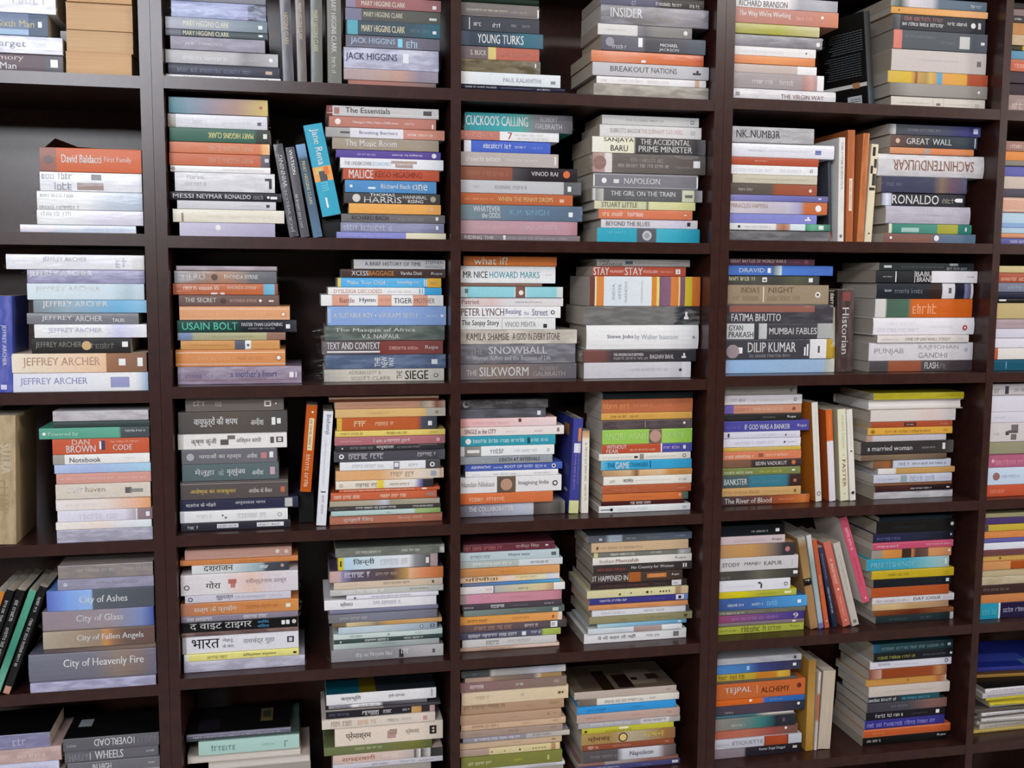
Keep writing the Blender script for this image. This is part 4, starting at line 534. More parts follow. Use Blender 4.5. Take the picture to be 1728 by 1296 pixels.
230 1185 987|rust-brown book with white Hindi letters|8d4f3a|s .06 .19 .25 .75 e0c4b4;s .33 .53 .35 .65 c08874;s .9 .95 .45 .65 d8b0a0|
240 1205 1102|charcoal book with silver script patch|5b5658|m .36 5b5658;m .43 c8c8d0;m .8 c4c4cc;m .88 7c6c6c;m 1 5c5658;s .08 .38 .35 .6 8c8888;t .5 .75 .25 .75 4a4a54 Napoleon|wrap
190 1230 1142|brown-mauve book|896b65|m .25 8a645c;m .27 9c9494;m .5 9a8c88;m .7 8c645c;m 1 845c54|
195 1248 1195|indigo-grey book cut by photo edge|4d4d77|s .1 .4 .4 .7 c8c8d8;s .62 .72 .4 .6 8a88a8;r .92 .98 .3 .8 d0d0d8|fill
@r0c3a|1215 0 6.821|3 0|.035|-60|205|top shelf, fourth bay, stack beside bay wall
w 1358 74|white and grey book cut by photo edge|d8d5d6|m .5 d8d5d6;m .62 9c9ca2;m .85 a8a8b0;m 1 94949c;t .03 .5 .1 .62 5a5458 RICHARD BRANSON|
w 1365 252|dusty salmon book with white title|b07f74|t .03 .53 .35 .8 f4e4dc The Way We're Working;s .58 .75 .35 .6 d0a094;m .7 b0786c;m 1 c07c60;o .84 .6 .2 f0d8c8|
w 1148 372|olive-yellow book|a3a05e|m .2 a3a05c;m .5 a0a048;m .8 aca874;m 1 b4ae84|
w 1180 507|grey wrapped book with pale bead|76737a|m 0 8a878c;m .3 7c7a80;m .9 6c6a70;o .95 .4 .4 d8d0d0;g 86848a|wrap
w 1105 612|white book with faint marks|d7d5d5|s .1 .6 .3 .6 c0c8c8;o .88 .5 .2 4c4c50|
w 1098 707|plain orange book|cf8458|m 0 c8805c;m .5 d8905c;m 1 c87c50|
w 1115 807|beige-grey book with white end|b9aca6|m .76 b8aaa4;m .77 dedcdc;m 1 dad8d8|
w 1198 987|mauve-grey book with white script|9a9294|s .2 .45 .3 .6 ccc4c8;s .5 .68 .3 .6 ccc4c8;m .72 9a9092;m .78 a88480;m .86 c09894;m .92 a88c90;m .93 e0dcde;m 1 dcd8da|
w 1335 1137|silver-white book, brown-red capitals at base|d2d0d2|t .46 .88 .3 .65 8a5f5c THE VIRGIN WAY;g c4c2c8;r .02 .06 .4 .7 8a888c|hard
U 453 862 388 60 66|black upright book showing its printed back cover, top shelf|1d2428|m .75 1d2428;m .85 1c3840;m 1 1c2c34;cl .18 .38 .05 .8 62686c;cl .42 .66 .1 .9 585e62;c .73 .77 0 1 d8d6d4;c .72 .78 .15 .3 b08058;c .86 .99 .12 .42 c4c8ca;cl .89 .97 .15 .39 4a4c50;o .5 .5 .01 000|crop=1380,0,4.966 yaw=18 cov=191d20
@r0c3b|1448 0 6.171|3 0|.04|-45||top shelf, fourth bay, stack beside far divider
345 1345 56|white and slate-blue book cut by photo edge|c8c8cc|m 0 8a9490;m .1 4c5850;m .2 c8c4c8;m .42 b8b4bc;m .5 5c6a7a;m 1 5a6878;s .83 .96 .3 .65 a8b4bc|
345 1355 127|thin tan-orange book|cf9a5f|m 0 c8924c;m 1 d8a474;o .08 .5 .3 6a4820|
365 1330 287|black book with salmon and white letters|33353b|m .04 4c4c50;m .07 5c5c60;m .08 33353b;s .12 .53 .62 .9 a86058;s .1 .55 .28 .52 e4e0e0;s .58 .8 .45 .68 d8d8d8;o .865 .5 .36 d8d8d8;r .92 .95 .3 .7 c8c4c0|
372 1350 482|slate book with salmon end|4e5359|m 0 c9776a;m .085 c4746a;m .09 4e5359;m .85 4e545a;m 1 5a5c68;r .7 .81 .15 .8 b4b4b4;s .12 .45 .6 .75 6a7074;s .5 .66 .35 .5 6a7074;r .93 .97 .4 .55 d8d8d8|
350 1338 702|thick pale grey book|bab2af|s .3 .7 .5 .6 b0a8b0;r .9 .945 .35 .6 6a6664|
312 1355 822|yellow-gold banded book with red tip|c9a14a|m 0 c0a448;m .22 c8a83c;m .26 b8844c;m .28 6a5030;m .3 b89058;m .38 a08850;m .42 c0a860;m .47 cc8c44;m .49 5c98b4;m .53 5c98b4;m .55 d0944c;m .78 c89844;m .8 a8543c;m 1 a45038|
335 1350 957|grey-brown book with white dot|89837d|o .91 .5 .22 e8e4e0;m 0 6c6862;m .2 94908c;m 1 86807c|
345 1325 1085|cream-white book with thin outline at base|c8c1b8|r .44 .445 .1 .9 a8a098;r .55 .555 .1 .9 a8a098;r .475 .52 .35 .55 6a645c;s .1 .4 .45 .55 b4ada4;s .6 .82 .45 .55 aca59c;r .89 .94 .3 .6 b0a9a0|
@r1c3a|1215 200 6.028|3 1|.04|75|150|second shelf, fourth bay, stack beside bay wall
w 958 237|grey wrapped book with dark large letters|a1a0a3|t .05 .58 .3 .78 3a3a3e NK..NUMB3R;g b4b3b6|wrap
w 1165 382|white book with small blue square|d4d5de|r .81 .87 .3 .6 5a6aa8;s .16 .32 .4 .55 9c9cac;s .36 .75 .42 .55 c0c0d0|hard
w 1005 462|rust book|a8543f|s .26 .42 .45 .65 e0b8a8|
w 995 557|white book with lilac letters|dcdce6|s .05 .48 .3 .7 bcbcd4;s .55 .84 .3 .7 bcbcd0;o .925 .5 .36 6a6a78;o .925 .5 .2 dcdce6|
128 990 647|beige-khaki book|bcb5a3|s .15 .9 .4 .6 a8a18c|
w 988 760|half brown-grey, half rust book|5d5450|s .09 .28 .35 .6 c0b8b0;m .45 5c5650;m .53 94543f;m 1 985848;o .92 .45 .3 e8c4bc|
w 1100 824|thin lavender-blue book|7876b0|m 0 8482b4;m .6 6c6ca8;m 1 6c6890;r .9 .93 .4 .7 b4b4dc|
w 1092 950|white book with orange panda end|cac4ca|t .01 .38 .45 .8 b09484 MIRACLES HAPPEN;m .4 b8b0bc;m .6 b4b0c0;m .7 a0a0c0;m .75 a87c74;m .77 b8683f;m 1 bc6a44;o .905 .5 .55 f0ece8;r .89 .896 .5 .6 1c1c1c;r .912 .918 .5 .6 1c1c1c|
w 985 1047|lavender-blue book with white bird|7d81c0|r .86 .93 .35 .5 W;r .89 .91 .4 .75 W;s .05 .5 .4 .6 9c9cd0|
w 1125 1117|thin white book with green end|d1d1d2|m .45 d4d4d4;m .46 b08c7c;m .53 9c6c54;m .59 b89484;m .6 c8d4e0;m .74 d0dce0;m .75 4a8c74;m .82 6aa88c;m 1 3c6c5c;o .09 .5 .4 2c2c30;s .14 .4 .35 .65 9c9c9c;r .88 .93 .2 .8 d0d8d4|
w 1120 1225|dark grey wrapped book at the base|646466|g 7c7c7e|wrap
U 1112 1240 1098 390 30|dark upright book behind white one, second shelf, fourth bay|4b4d56|m .86 4b4d56;m .9 9c4c3c;m 1 b8a8a4|crop=1215,200,6.028 d=.06
U 1197 1243 1215 180 62|white upright book with black lettering, second shelf, fourth bay|d7d4d2|s .05 .5 .35 .75 3c3a38;r .93 .96 .3 .7 6a6866;g cfccc8|crop=1215,200,6.028 cov=d8d6d4
U 168 1097 190 115 62|rust upright book with cream strip, second shelf, fourth bay|a8623f|r .43 .72 .3 .72 d8c4b0;s .45 .7 .4 .62 9c7058|crop=1395,195,5.189
U 266 1080 326 125 56|tan-orange upright book, second shelf, fourth bay|b9744a|g a8643c|crop=1395,195,5.189
U 333 1075 398 215 62|cream upright book with black brush art, second shelf, fourth bay|d2c7ab|r .03 .12 .2 .6 1c1a1a;r .15 .24 .5 .9 1c1a1a;r .22 .3 .1 .4 1c1a1a;r .3 .42 .4 .95 1c1a1a;r .44 .47 .1 .9 2c2a28;o .91 .5 .22 1c1c1c|crop=1395,195,5.189
@r1c3b|1395 195 5.189|3 1|.04|70||second shelf, fourth bay, stack beside far divider
545 1350 162|slate-to-indigo book at the top|53565c|m 0 6a6a6c;m .07 c0c0c0;m .08 4e5258;m .6 4c4e60;m .8 3e3e72;m 1 484878;s .2 .56 .35 .65 7c7e84;r .92 .97 .3 .8 c0c0dc|
560 1320 269|dark book with large white capitals|4a4344|m 0 6a5450;m .2 544846;m .5 3c3e44;m 1 3a444e;o .08 .5 .4 c8b09c;t .18 .44 .25 .75 e0e0e4 GREAT;t .48 .7 .25 .75 d8dce0 WALL;r .97 .98 .1 .9 c8ccd0|
555 1290 327|salmon-orange book|c58a66|m .4 c88a64;m .42 a0948c;m .47 a0948c;m .48 cc8058;m 1 c88058|
450 1392 520|thick white book with upside-down brown name|bfbdbf|T .14 .9 .28 .75 9a6f5e SACHINTENDULKAR;g cac8cc|hard
480 1230 662|navy-grey wrapped book with brown glow|434559|s .06 .25 .4 .65 6a6c80;m .6 44465c;m .7 7c6a5c;m .8 64505c;m 1 484a64|wrap
485 1212 776|black book with large white name|2d2e36|m 0 8a8cb0;m .06 d0d4e4;m .11 a8acc4;m .12 2d2e36;t .12 .68 .15 .85 W RONALDO;s .72 .87 .25 .65 9a9480;r .9 .97 .35 .65 W;o .89 .5 .25 W|
520 1260 932|lavender-grey plain hardback|aaa6b4|s .35 .78 .45 .55 a09ca8;g b2aebc|hard
545 1270 1017|teal-green book with olive label|3b7c6f|m 0 d0d4b8;m .03 d0d4b8;m .04 3b7c6f;m .58 4a8878;m .585 9a983a;m .83 a09e42;m .835 2c7468;m 1 3c7c70;r .15 .36 .15 .6 9cbcb4;r .92 .94 .3 .7 e0ece8|
495 1305 1100|brown and slate-blue book at the base|7b5852|m .5 7c5a54;m .55 6a6268;m .6 5c6a80;m 1 5c7488;o .57 .55 .6 e0dcdc;s .14 .5 .3 .6 9c6a54;o .08 .55 .3 f0e8e4|
@r2c3a|1205 425 5.892|3 2|.05|65|150|third shelf, fourth bay, stack beside bay wall
w 1000 132|purple-maroon book with cream capitals|5b3d50|t .02 .66 .4 .88 e0d0c4 GREAT BATTLES OF WORLD WAR II;s .7 .84 .4 .75 8c5c64;o .9 .55 .7 8a4c54|
w 1182 234|blue book with white name|4a70b8|t .1 .34 .3 .72 W DRAVID;r .37 .4 .25 .75 e0e8f0;m .42 4a70b8;m .425 5a6a78;m .5 c0d0d8;m .51 4c78c4;m 1 4a6cb8|
w 1048 328|charcoal book with cream-yellow letters|484846|s .01 .31 .45 .9 d8d4a8;r .37 .42 .3 .8 e4e4e4;r .38 .41 .4 .6 5a5a5a;m .3 54544e;m .5 484846;m .75 5a5c4c;m 1 46484a;r .88 .925 .3 .75 f0f0f0|
w 1138 527|thick tan-brown book with cream line|93836e|t .13 .31 .6 .88 7c6854 INDIA'S;t .4 .65 .6 .88 7c6854 NIGHT;s .05 .31 .2 .48 7c6a56;s .39 .72 .2 .48 7a6854;r .345 .354 .12 .92 e0d8c4;o .89 .5 .3 f0ece4;o .89 .5 .16 6a5c4c|
w 1185 717|charcoal wrapped book with rust band|454349|r .02 .82 .6 .95 8a5a4e;t .04 .5 .12 .52 f4f0ec FATIMA BHUTTO;g 56545a|wrap
w 1168 877|silver and charcoal book, white capitals|4b4b4f|m 0 b8babc;m .255 c4c6c6;m .26 3c3c40;m .3 4a4a4c;m .305 b0b4b4;m .375 bcc0c0;m .38 48484c;m .86 4a4a4e;m .865 a0a2a2;m 1 a8aaaa;t .02 .15 .55 .9 4a4a4c GYAN;t .02 .25 .12 .48 4a4a4c PRAKASH;t .4 .855 .3 .72 f4f4f4 MUMBAI FABLES|wrap
w 1175 1077|charcoal book with white name and gold tip|48474e|o .06 .4 .7 94888c;r .1 .15 .3 .6 e4e4e4;t .2 .65 .35 .85 f0f0f4 DILIP KUMAR;s .22 .6 .1 .26 9c9aa0;r .73 .745 .0 .6 e8e8ec;r .755 .77 .0 .75 e8e8ec;m .78 48474e;m .79 d4d4d6;m .94 d8d8da;m .945 b08f3a;m 1 b4943c;r .86 .88 .3 .65 5a5a5c|wrap
w 1195 1220|sky-blue wrapped book at the base|91b1d3|m 0 b8b4d8;m .05 94b4d8;m .9 98b0cc;m .92 a8aca8;m 1 c0c0b8|wrap
U 1145 1170 1145 362 62|tan upright book with black label, third shelf, fourth bay|a89576|m 0 a89576;m .01 1c1818;m .2 1c1818;m .21 a89c84;m .62 b0b0ac;m .65 c8c8c8;m .7 b09038;m .9 b09038;m 1 a8a8a4;s .03 .18 .2 .8 d8d0c4|d=.055
U 1210 1172 1232 350 168|brown-black wrapped upright with white title, third shelf, fourth bay|473c3b|t .22 .78 .3 .68 f4f0ec Historian;r .03 .14 .3 .75 7c4440;g 5c504e|wrap
@r2c3b|1395 425 5.189|3 2|.045|92||third shelf, fourth bay, stack beside far divider
460 1290 162|black-slate book at the top|32383a|r .05 .13 .35 .65 d8dcdc;s .23 .68 .35 .6 6a7072;s .71 .93 .15 .5 c8cccc;r .74 .83 .65 .95 a8acac|
430 1322 267|book half black, half white|2a2b2f|r .19 .2 .05 .95 d8d8d8;m .375 2a2b2f;m .38 d0d0d0;m .385 2c2c30;m .54 303034;m .55 d5d3d8;m 1 dad8de;t .39 .55 .52 .95 e4e4e4 BABU;t .4 .56 .08 .48 e4e4e4 BRAND;s .07 .16 .45 .55 c8c8c8;s .9 .97 .45 .58 4c4c50|
440 1285 407|navy-black book with white strap|2d3137|s .08 .15 .45 .6 d0d0d4;s .18 .48 .35 .62 7c8088;m .5 2d3137;m .6 3c2c28;m .67 38302c;m .68 c8c6cc;m .805 ccccd0;m .81 2c2e3a;m .9 2c2c3a;m .92 7c7ca0;m .97 54546c;m .98 c8c8cc;m 1 c8c8cc;r .74 .77 .35 .7 5a5a64|hard
425 1275 570|white, green and orange book|c0622f|m 0 c4c2c2;m .1 c8c6c4;m .12 4f6156;m .33 4c6a5c;m .35 886850;m .38 c0622f;m 1 c2602c;s .25 .31 .1 .85 a8c8b8;s .38 .67 .2 .75 e0a078|
410 1312 722|thick white book with red disc|d9d7df|s .15 .4 .55 .8 c8c4d0;s .05 .46 .2 .45 c0bccc;s .56 .78 .4 .55 ccc8d4;o .9 .42 .3 b04a3c;o .9 .42 .12 f0e8e8|hard
445 1245 789|thin cream-white book with grey capitals|d1cbc8|t .3 .8 .3 .68 9c8c84 ONE UP ON WALL STREET;s .05 .23 .35 .6 a89c98;s .88 .96 .4 .6 b8acaa|
370 1290 947|white wrapped book with grey two-line name|cbc9cd|t .05 .33 .32 .7 b0aeb4 PUNJAB;t .47 .86 .58 .88 b4b2b8 RAJMOHAN;t .47 .75 .15 .45 a8a6ac GANDHI;o .93 .6 .25 a8acb8|wrap
375 1305 1040|charcoal book with rust patch at the base|4b484a|m .17 48484c;m .19 8f533c;m .48 8c503a;m .51 4c484a;m 1 443c40;t .53 .66 .25 .85 f4f4f0 FLASH;s .67 .74 .25 .75 7a7878|
@r3c3a|1205 645 5.892|3 3|.045|40|120|fourth shelf, fourth bay, stack beside bay wall
w 825 132|grey-beige book at the top|a19b97|s .1 .5 .35 .6 8c8682;r .9 .935 .3 .65 6a6460|
w 875 227|white-grey book with script|cfcbce|s .08 .28 .35 .7 6a6870;s .34 .8 .35 .6 b8b4b8;o .91 .5 .36 5c5a5e;o .91 .5 .22 cfcbce|
w 868 317|salmon book with purple end|b98672|m 0 7c74a4;m .05 6a5ea4;m .11 6c62a2;m .13 b88470;m 1 bd8a70;s .14 .33 .3 .7 a05c4c;s .38 .76 .35 .7 d8b8a4;o .9 .5 .4 8c4c40|
w 865 387|black book with white word|2f2f2e|t .82 .93 .3 .7 e8e8e4 Rupa;s .5 .66 .4 .6 8c8c8a;s .05 .4 .35 .6 4c4c4a|
w 945 492|indigo book with white capitals|4f4d96|t .24 .77 .2 .68 f0f0f8 IF GOD WAS A BANKER;t .86 .97 .3 .65 dcdcf0 Rupa;s .02 .2 .35 .55 7a78b8|
w 855 557|lavender-white book|cac9d7|s .4 .7 .3 .7 b0aec0;r .05 .075 0 .8 3c3a44;o .81 .4 .3 5a5868;s .85 .95 .35 .5 a8a6b8|
w 860 647|white book with lilac letters|cfceda|s .15 .4 .35 .7 a8a6bc;s .42 .7 .35 .7 a8a6bc;o .79 .5 .25 5a5868;s .83 .95 .4 .6 8a8898|
w 862 687|thin yellow-tan book|c0a552|m 0 c8a440;m .5 b8a468;m 1 c4a848|
w 865 772|salmon-orange book with white letters|c97a5a|s .02 .4 .25 .65 f0d4c8;s .54 .84 .4 .7 ecccc0;r .45 .51 .3 .75 8c5444|
w 870 847|dark brown book with bold white name|413738|m 0 7d5f4d;m .34 745644;m .37 413738;t .41 .81 .25 .75 f8f4f0 SIDIN VADUKUT;o .895 .55 .6 c07040|
w 858 922|olive-green book|767f4e|s .02 .4 .25 .6 d8dcc8;s .47 .78 .3 .7 b8b840;r .89 .93 .45 .65 f0f0e8|
w 865 1042|slate book with teal block|4a5a5c|t .02 .31 .25 .75 d4dcdc BANKSTER;m .33 4c5c60;m .34 3f7486;m .8 3c7486;m .86 402e2c;m 1 3c302c;s .38 .75 .35 .6 5a8ca0;r .9 .94 .35 .6 a86c58|
w 862 1127|tan book with brown letters|c09a68|s .03 .5 .3 .7 8a6a44;s .53 .85 .4 .6 b08c5c;r .91 .94 .3 .65 7c5c34|
w 950 1215|dark-to-orange book with white title at base|5a4842|m 0 4a4044;m .2 544244;m .5 74483c;m .64 984f32;m .8 b06038;m .93 c07844;m 1 a0502c;t .03 .56 .2 .78 e8dcd8 The River of Blood;s .64 .82 .45 .6 e0b8a0|
U 1020 1183 972 195 66|white-spined upright with brown cover, fourth shelf, fourth bay|d1cec8|s .1 .8 .4 .6 c0bcb4;o .92 .5 .6 4a4642;o .92 .5 .4 d1cec8|yaw=8 cov=a8622a
U 1152 1168 1112 260 66|orange and white upright book, fourth shelf, fourth bay|cf8050|m 0 c8642c;m .33 c4602c;m .35 d4cfd6;m 1 d2ccd4;s .05 .3 .4 .6 e0986c|cov=a3552f yaw=4
U 1258 1168 1228 258 82|cream upright book with red-brown title, fourth shelf, fourth bay|d2cfb6|t .06 .43 .4 .7 a8a490 ANKIT FADIA;t .55 .85 .35 .75 a0605c FASTER;o .5 .55 .2 b0ac98;o .92 .5 .15 8c8878|cov=b8b494
U 1354 1166 1318 260 58|narrow white upright book, fourth shelf, fourth bay|d5d2ca|s .1 .42 .4 .6 b0aca4;r .45 .465 .35 .7 2c2c2c;o .915 .5 .55 4a4640|
@r3c3b|1395 645 5.189|3 3|.045|97||fourth shelf, fourth bay, yellow-topped stack
412 1202 157|thin yellow book at the top|c5ba30|r 0 1 .88 1 dcd890;r 0 1 0 .12 dcd890;g b8ac2c|
365 1190 247|white page-edged hardback|a8a29a||rev pg=d6d1d0 hard
385 1128 352|off-white book|cac3be|m .5 cac3be;m .7 ccb8b4;m 1 c8c4c4|
390 1100 402|rust-red book with dark patch|a04f38|r .4 .55 .15 .85 4a2a26;s .43 .53 .35 .6 d8b8b0;s .85 .95 .35 .65 d0a090|
360 1100 467|yellow-orange book with dark letters|cd9c46|o .06 .5 .6 8a7020;s .2 .75 .3 .7 7c5a20;r .89 .94 .35 .65 b08438|
350 1045 527|grey-white book|bab5b9|m 0 a8887c;m .07 b09088;m .08 bab5b9;m 1 b4b0bc;s .2 .8 .35 .6 ccc8cc|
300 1108 642|black book with white lower-case title|3e3b3b|t .07 .55 .3 .68 f0ecec a married woman;s .65 .8 .4 .55 a8a4a4;r .88 .91 .3 .8 d8d8d8;m .9 3e3b3b;m 1 5c5a5a|wrap
300 1050 692|brown book|6c594b|m .5 7c6a58;m 1 5c4c44|
405 1085 762|brown and pale blue book|8a5f44|m 0 745844;m .2 94603f;m .25 5c4034;m .26 bac1d1;m 1 b4bccc;s .32 .47 .3 .7 5a6070;s .5 .95 .35 .65 4c5260|
450 1120 812|tan book with white end|b58e56|m 0 cfcdcc;m .22 ccc8c4;m .24 b08c54;m 1 b88f58|
412 1095 887|lavender-white striped book|babdcc|s .05 .32 .35 .6 9098a8;r .34 .42 .1 .9 8898a0;s .46 .8 .15 .85 7c88a8;s .83 .95 .3 .6 a0a8c0|
415 1095 917|thin brown book|7d5640||
425 1100 962|dark brown book with white word|3c2b2b|s .45 .73 .35 .7 dcd4d4;r .92 .96 .4 .7 c8c0c0;m .4 4a3030;m .5 2c2428|
415 1100 1030|white-grey speckled book at the base|c0bfc3|g a8a7ac;s .2 .8 .3 .7 b0afb4|
@r4c3a|1200 870 6.03|3 4|.035|110|120|fifth shelf, fourth bay, stack beside bay wall
w 745 217|black-green book at the top|21272a|s .48 .75 .3 .5 c8c8c8;r .86 .92 .3 .6 f0f0f0;m .5 21272a;m 1 1a1c20|
w 752 297|mauve-white book|c0afb3|t .8 .95 .3 .65 5c4c50 Rupa;s .2 .7 .35 .6 a8989c|
w 850 427|tan-orange book fading to black|b5895c|m 0 b08860;m .4 b88c58;m .6 9c7c5c;m .75 6a605c;m .85 3c393e;m 1 3a383c;o .9 .5 .4 b07478|
w 885 560|white-grey book with spaced dark capitals|c1bfc1|t .03 .25 .35 .65 4a4846 STODY;t .31 .51 .35 .65 5c5a58 MANJU;t .56 .79 .35 .65 5c5a58 KAPUR;r .92 .925 .2 .7 7a7876|
w 890 652|dark olive-grey book with white tag|4e4b45|m .3 4a4846;m .5 66645a;m .7 54524a;m 1 3c3a38;r .93 .985 .4 .75 e4e0dc;s .02 .16 .2 .45 8c8a84|
w 805 762|white book with small dark curl|d4d4db|r .54 .58 .6 .78 4a4a50;r .575 .6 .2 .65 4a4a50;o .935 .5 .36 4a4a50;o .935 .5 .22 d4d4db;s .1 .5 .4 .55 c0c0c8|
w 868 830|yellow-to-olive book|c3b72a|m 0 c4b030;m .3 c8bc20;m .5 a8a83c;m 1 a8ab4c;s .5 .75 .35 .6 7c7c28;r .84 .93 .35 .7 d8d8b0|
w 975 942|blue book with white words|466aa0|m 0 3f5488;m .4 4468a4;m .7 4a88c0;m 1 4c98d0;s .1 .28 .35 .6 e8ecf4;s .37 .5 .35 .6 d0d8ec;s .54 .68 .25 .75 7cb4e0;r .89 .93 .35 .65 f0f4f4|
w 960 987|grey-olive book with white words|69685f|s .02 .3 .3 .75 d4d0c8;s .34 .52 .35 .6 a8a49c;s .62 .8 .35 .65 a09860|
w 945 1062|purple-maroon book with white numeral|6c4a74|m 0 94486c;m .3 80507c;m .7 5c4888;m 1 40387c;s .15 .7 .3 .7 a080b0;t .87 .93 .15 .85 f0ecf4 9|
w 945 1097|thin grey-mauve book|7b6e73|s .4 .6 .4 .6 a89c9c;r .86 .9 .3 .8 d8d4d0|
w 942 1180|lime-olive book with heavy black letters|a6ac4b|s .02 .22 .35 .6 5c6024;s .26 .55 .2 .85 1c1c14;s .58 .78 .25 .8 2a2a1c;t .84 .95 .4 .7 5c6028 Rupa|
U 1015 1118 882 195 78|tan upright wrapped book with black label, fifth shelf, fourth bay|9a7850|m 0 a8a090;m .1 8c6c48;m .44 a08458;m .45 1c1a18;m .52 1c1a18;m .53 9c7850;m 1 a48058;s .46 .51 .2 .8 e0d8cc|wrap
U 1102 1112 972 165 48|pale blue-grey upright, fifth shelf, fourth bay|9fabb0|m 0 c4c8c4;m .3 8c9c9c;m .8 9cacb4;m .93 a0b0c4;m .95 6a70a8;m 1 6a70a8|
U 1163 1107 1032 212 46|orange-rust upright, fifth shelf, fourth bay|b55a33|s .4 .62 .3 .65 e0a480;m 0 b8583c;m .5 a8583c;m .7 c46030;m 1 b8604a;o .92 .5 .3 e8d0b8|
U 1245 1090 1096 275 44|navy upright with white letters, fifth shelf, fourth bay|2e3450|s .08 .4 .35 .65 9098b4;s .5 .82 .3 .65 c8ccdc;m 0 3c3c54;m 1 243444|
U 1347 1088 1142 232 78|salmon upright with white letters, fifth shelf, fourth bay|c0685a|s .2 .5 .3 .65 f0d4c8;s .65 .88 .35 .65 dca898;o .56 .5 .25 f4e0cc;o .93 .5 .2 f0d8c8|
U 1440 1080 1243 240 74|grey-white upright with faint letters, fifth shelf, fourth bay|b7b0a8|s .15 .6 .35 .65 98928c;s .65 .75 .35 .6 a09a94;r .93 .97 .25 .7 7c766e|
U 1545 895 1308 35 80|pink leaning book raised above others, fifth shelf, fourth bay|c0526a|s .12 .4 .35 .7 f0d0d8;s .45 .8 .35 .6 8a3048;o .95 .5 .2 f0d8dc|free cov=c8c0b8
@r4c3b|1395 860 5.189|3 4|.04|70||fifth shelf, fourth bay, stack beside far divider
460 1100 107|teal-black book at the top|1e2f37||
435 1130 212|black-green book with white dot|1c2122|o .95 .6 .3 e0d4d0;s .2 .6 .4 .6 2c3838|
405 1110 287|navy book with lavender letters|2a2c42|s .05 .36 .25 .6 6c6cac;s .5 .7 .4 .6 3c4058;o .965 .6 .25 b0b0b4;m .4 2c2e44;m 1 24262e|
405 1108 347|pink-magenta book with white letters|b9506c|s .05 .32 .35 .65 f0d0d8;s .66 .98 .4 .65 e8c4d0;r 0 1 .85 1 d08c9c|
395 1090 427|orange book with grey end, dark patches|c38148|m 0 8c8c88;m .12 94887c;m .15 c48a48;m .37 c07c44;m .38 40302c;m .49 40302c;m .5 c07c50;m .55 4c3c38;m .7 6a5048;m .72 c48c5c;m 1 c0845c;o .97 .6 .3 d8d0cc|
350 1070 527|turquoise book with pale capitals|3893ad|t .05 .28 .25 .7 8cc8d4 PREETI;t .31 .58 .25 .7 8cc8d4 SHENOY;m .5 3f98b0;m .75 7cb0b8;m 1 a0b4b4;r .95 .97 .3 .8 d8e4e4|
395 1113 597|yellow book with dark letters|b9a02c|s .2 .45 .35 .65 6c5c14;s .88 .95 .3 .65 9c7c28;r 0 1 .9 1 c8b468|
410 1090 667|black book with pale mark|23262a|r .93 .97 .35 .75 c0ccd4;s .68 .88 .4 .6 3c444a|
390 1070 752|rust book|a8522f|s .3 .6 .4 .6 b8643c|
400 1115 812|white book with black capital words|cac7cb|s .05 .45 .25 .65 7c6468;t .5 .63 .3 .75 2c2a2c DAY;t .65 .83 .3 .75 4a484a SCHOLAR;s .87 .97 .4 .6 a8a4a8|
400 1065 867|thin tan-cream book|bfa67e|m .3 c8ac80;m .5 b09068;m 1 a8886c|
415 1110 907|dark rust-brown book|7d4a2c|r 0 1 0 .15 c8a88c;m .5 5c2c1c;m 1 8c5c3c|
430 1108 970|dark teal book at the base|2c373a|s .17 .4 .35 .65 5c6c70;s .57 .72 .35 .7 58686c;m .95 2c373a;m .96 b8bcbc;m 1 b4b8b8|
@r5c3a|1195 1090 6.292|3 5|.04|140|130|bottom shelf, fourth bay, stack beside bay wall
w 990 207|white-grey book at the top|bababf|o .92 .55 .5 4a4a4e;g acacb4|
w 985 312|blue-to-indigo book|4878b0|m 0 5088c8;m .35 4a78b0;m .5 3f487c;m .75 3c3c60;m 1 40404c;r .9 .94 .4 .7 e4e4e8;r .35 .38 .3 .7 9cc0e0|
w 870 382|yellow-olive book with black bars|b59b3a|r 0 1 0 .2 d0c060;s .02 .4 .25 .95 2c281c;m .5 b09838;m .55 b8742c;m .8 b87830;m .85 c8a848;m 1 bc8c3c|
w 950 412|thin grey book|5b544a||
w 1028 582|thick orange book with white name|bb6438|t .09 .39 .32 .75 f8f0ec TEJPAL;t .5 .82 .3 .65 5c3424 ALCHEMY;o .93 .6 .3 6a2c1c;r .45 .455 .3 .8 c8d0d8|
w 1024 642|orange and blue book|c9642c|m .5 c8642c;m .55 3a66a8;m 1 3460a4;r .37 .4 .5 .9 f0e4dc;s .6 .75 .5 .75 7ca0d4|
w 1020 747|navy-brown book|484250|s .1 .2 .2 .4 b8b4b8;m .5 504450;m 1 2f3340;o .93 .7 .3 e0e0e0|
w 905 772|thin teal and white book|3f6a78|m .5 3f7078;m .62 a8a8a4;m .7 c0b8b4;m 1 b4aca4|
w 930 892|grey-to-teal book|88807c|m 0 8a8078;m .25 7c807c;m .55 3f7a78;m .7 34545c;m .75 30343a;m 1 30343a;s .2 .37 .3 .55 c0c0b8;r .83 .86 .4 .75 6a5058|
w 950 987|salmon book|a8604f|m .4 b06a58;m .7 94504a;m 1 6c544c;o .85 .7 .3 f4e4d8|
w 990 1087|white and rust book, grey capitals|babac4|m .56 babac4;m .57 5c2c1c;m .58 a0492e;m .82 a44c30;m .84 5c2c20;m .85 b8bcc4;m 1 b4b8c0;t .2 .55 .3 .75 9496a4 ETIQUETTE;s .02 .17 .35 .6 9a9aa8|
w 985 1190|mauve and black book with white name at base|8b7e84|m 0 8a7e84;m .33 8c8088;m .36 312e35;m 1 2c2a30;t .51 .81 .5 .8 f0f0f0 Kartar Singh Duggal;r .9 .95 .5 .75 c8b8a8|
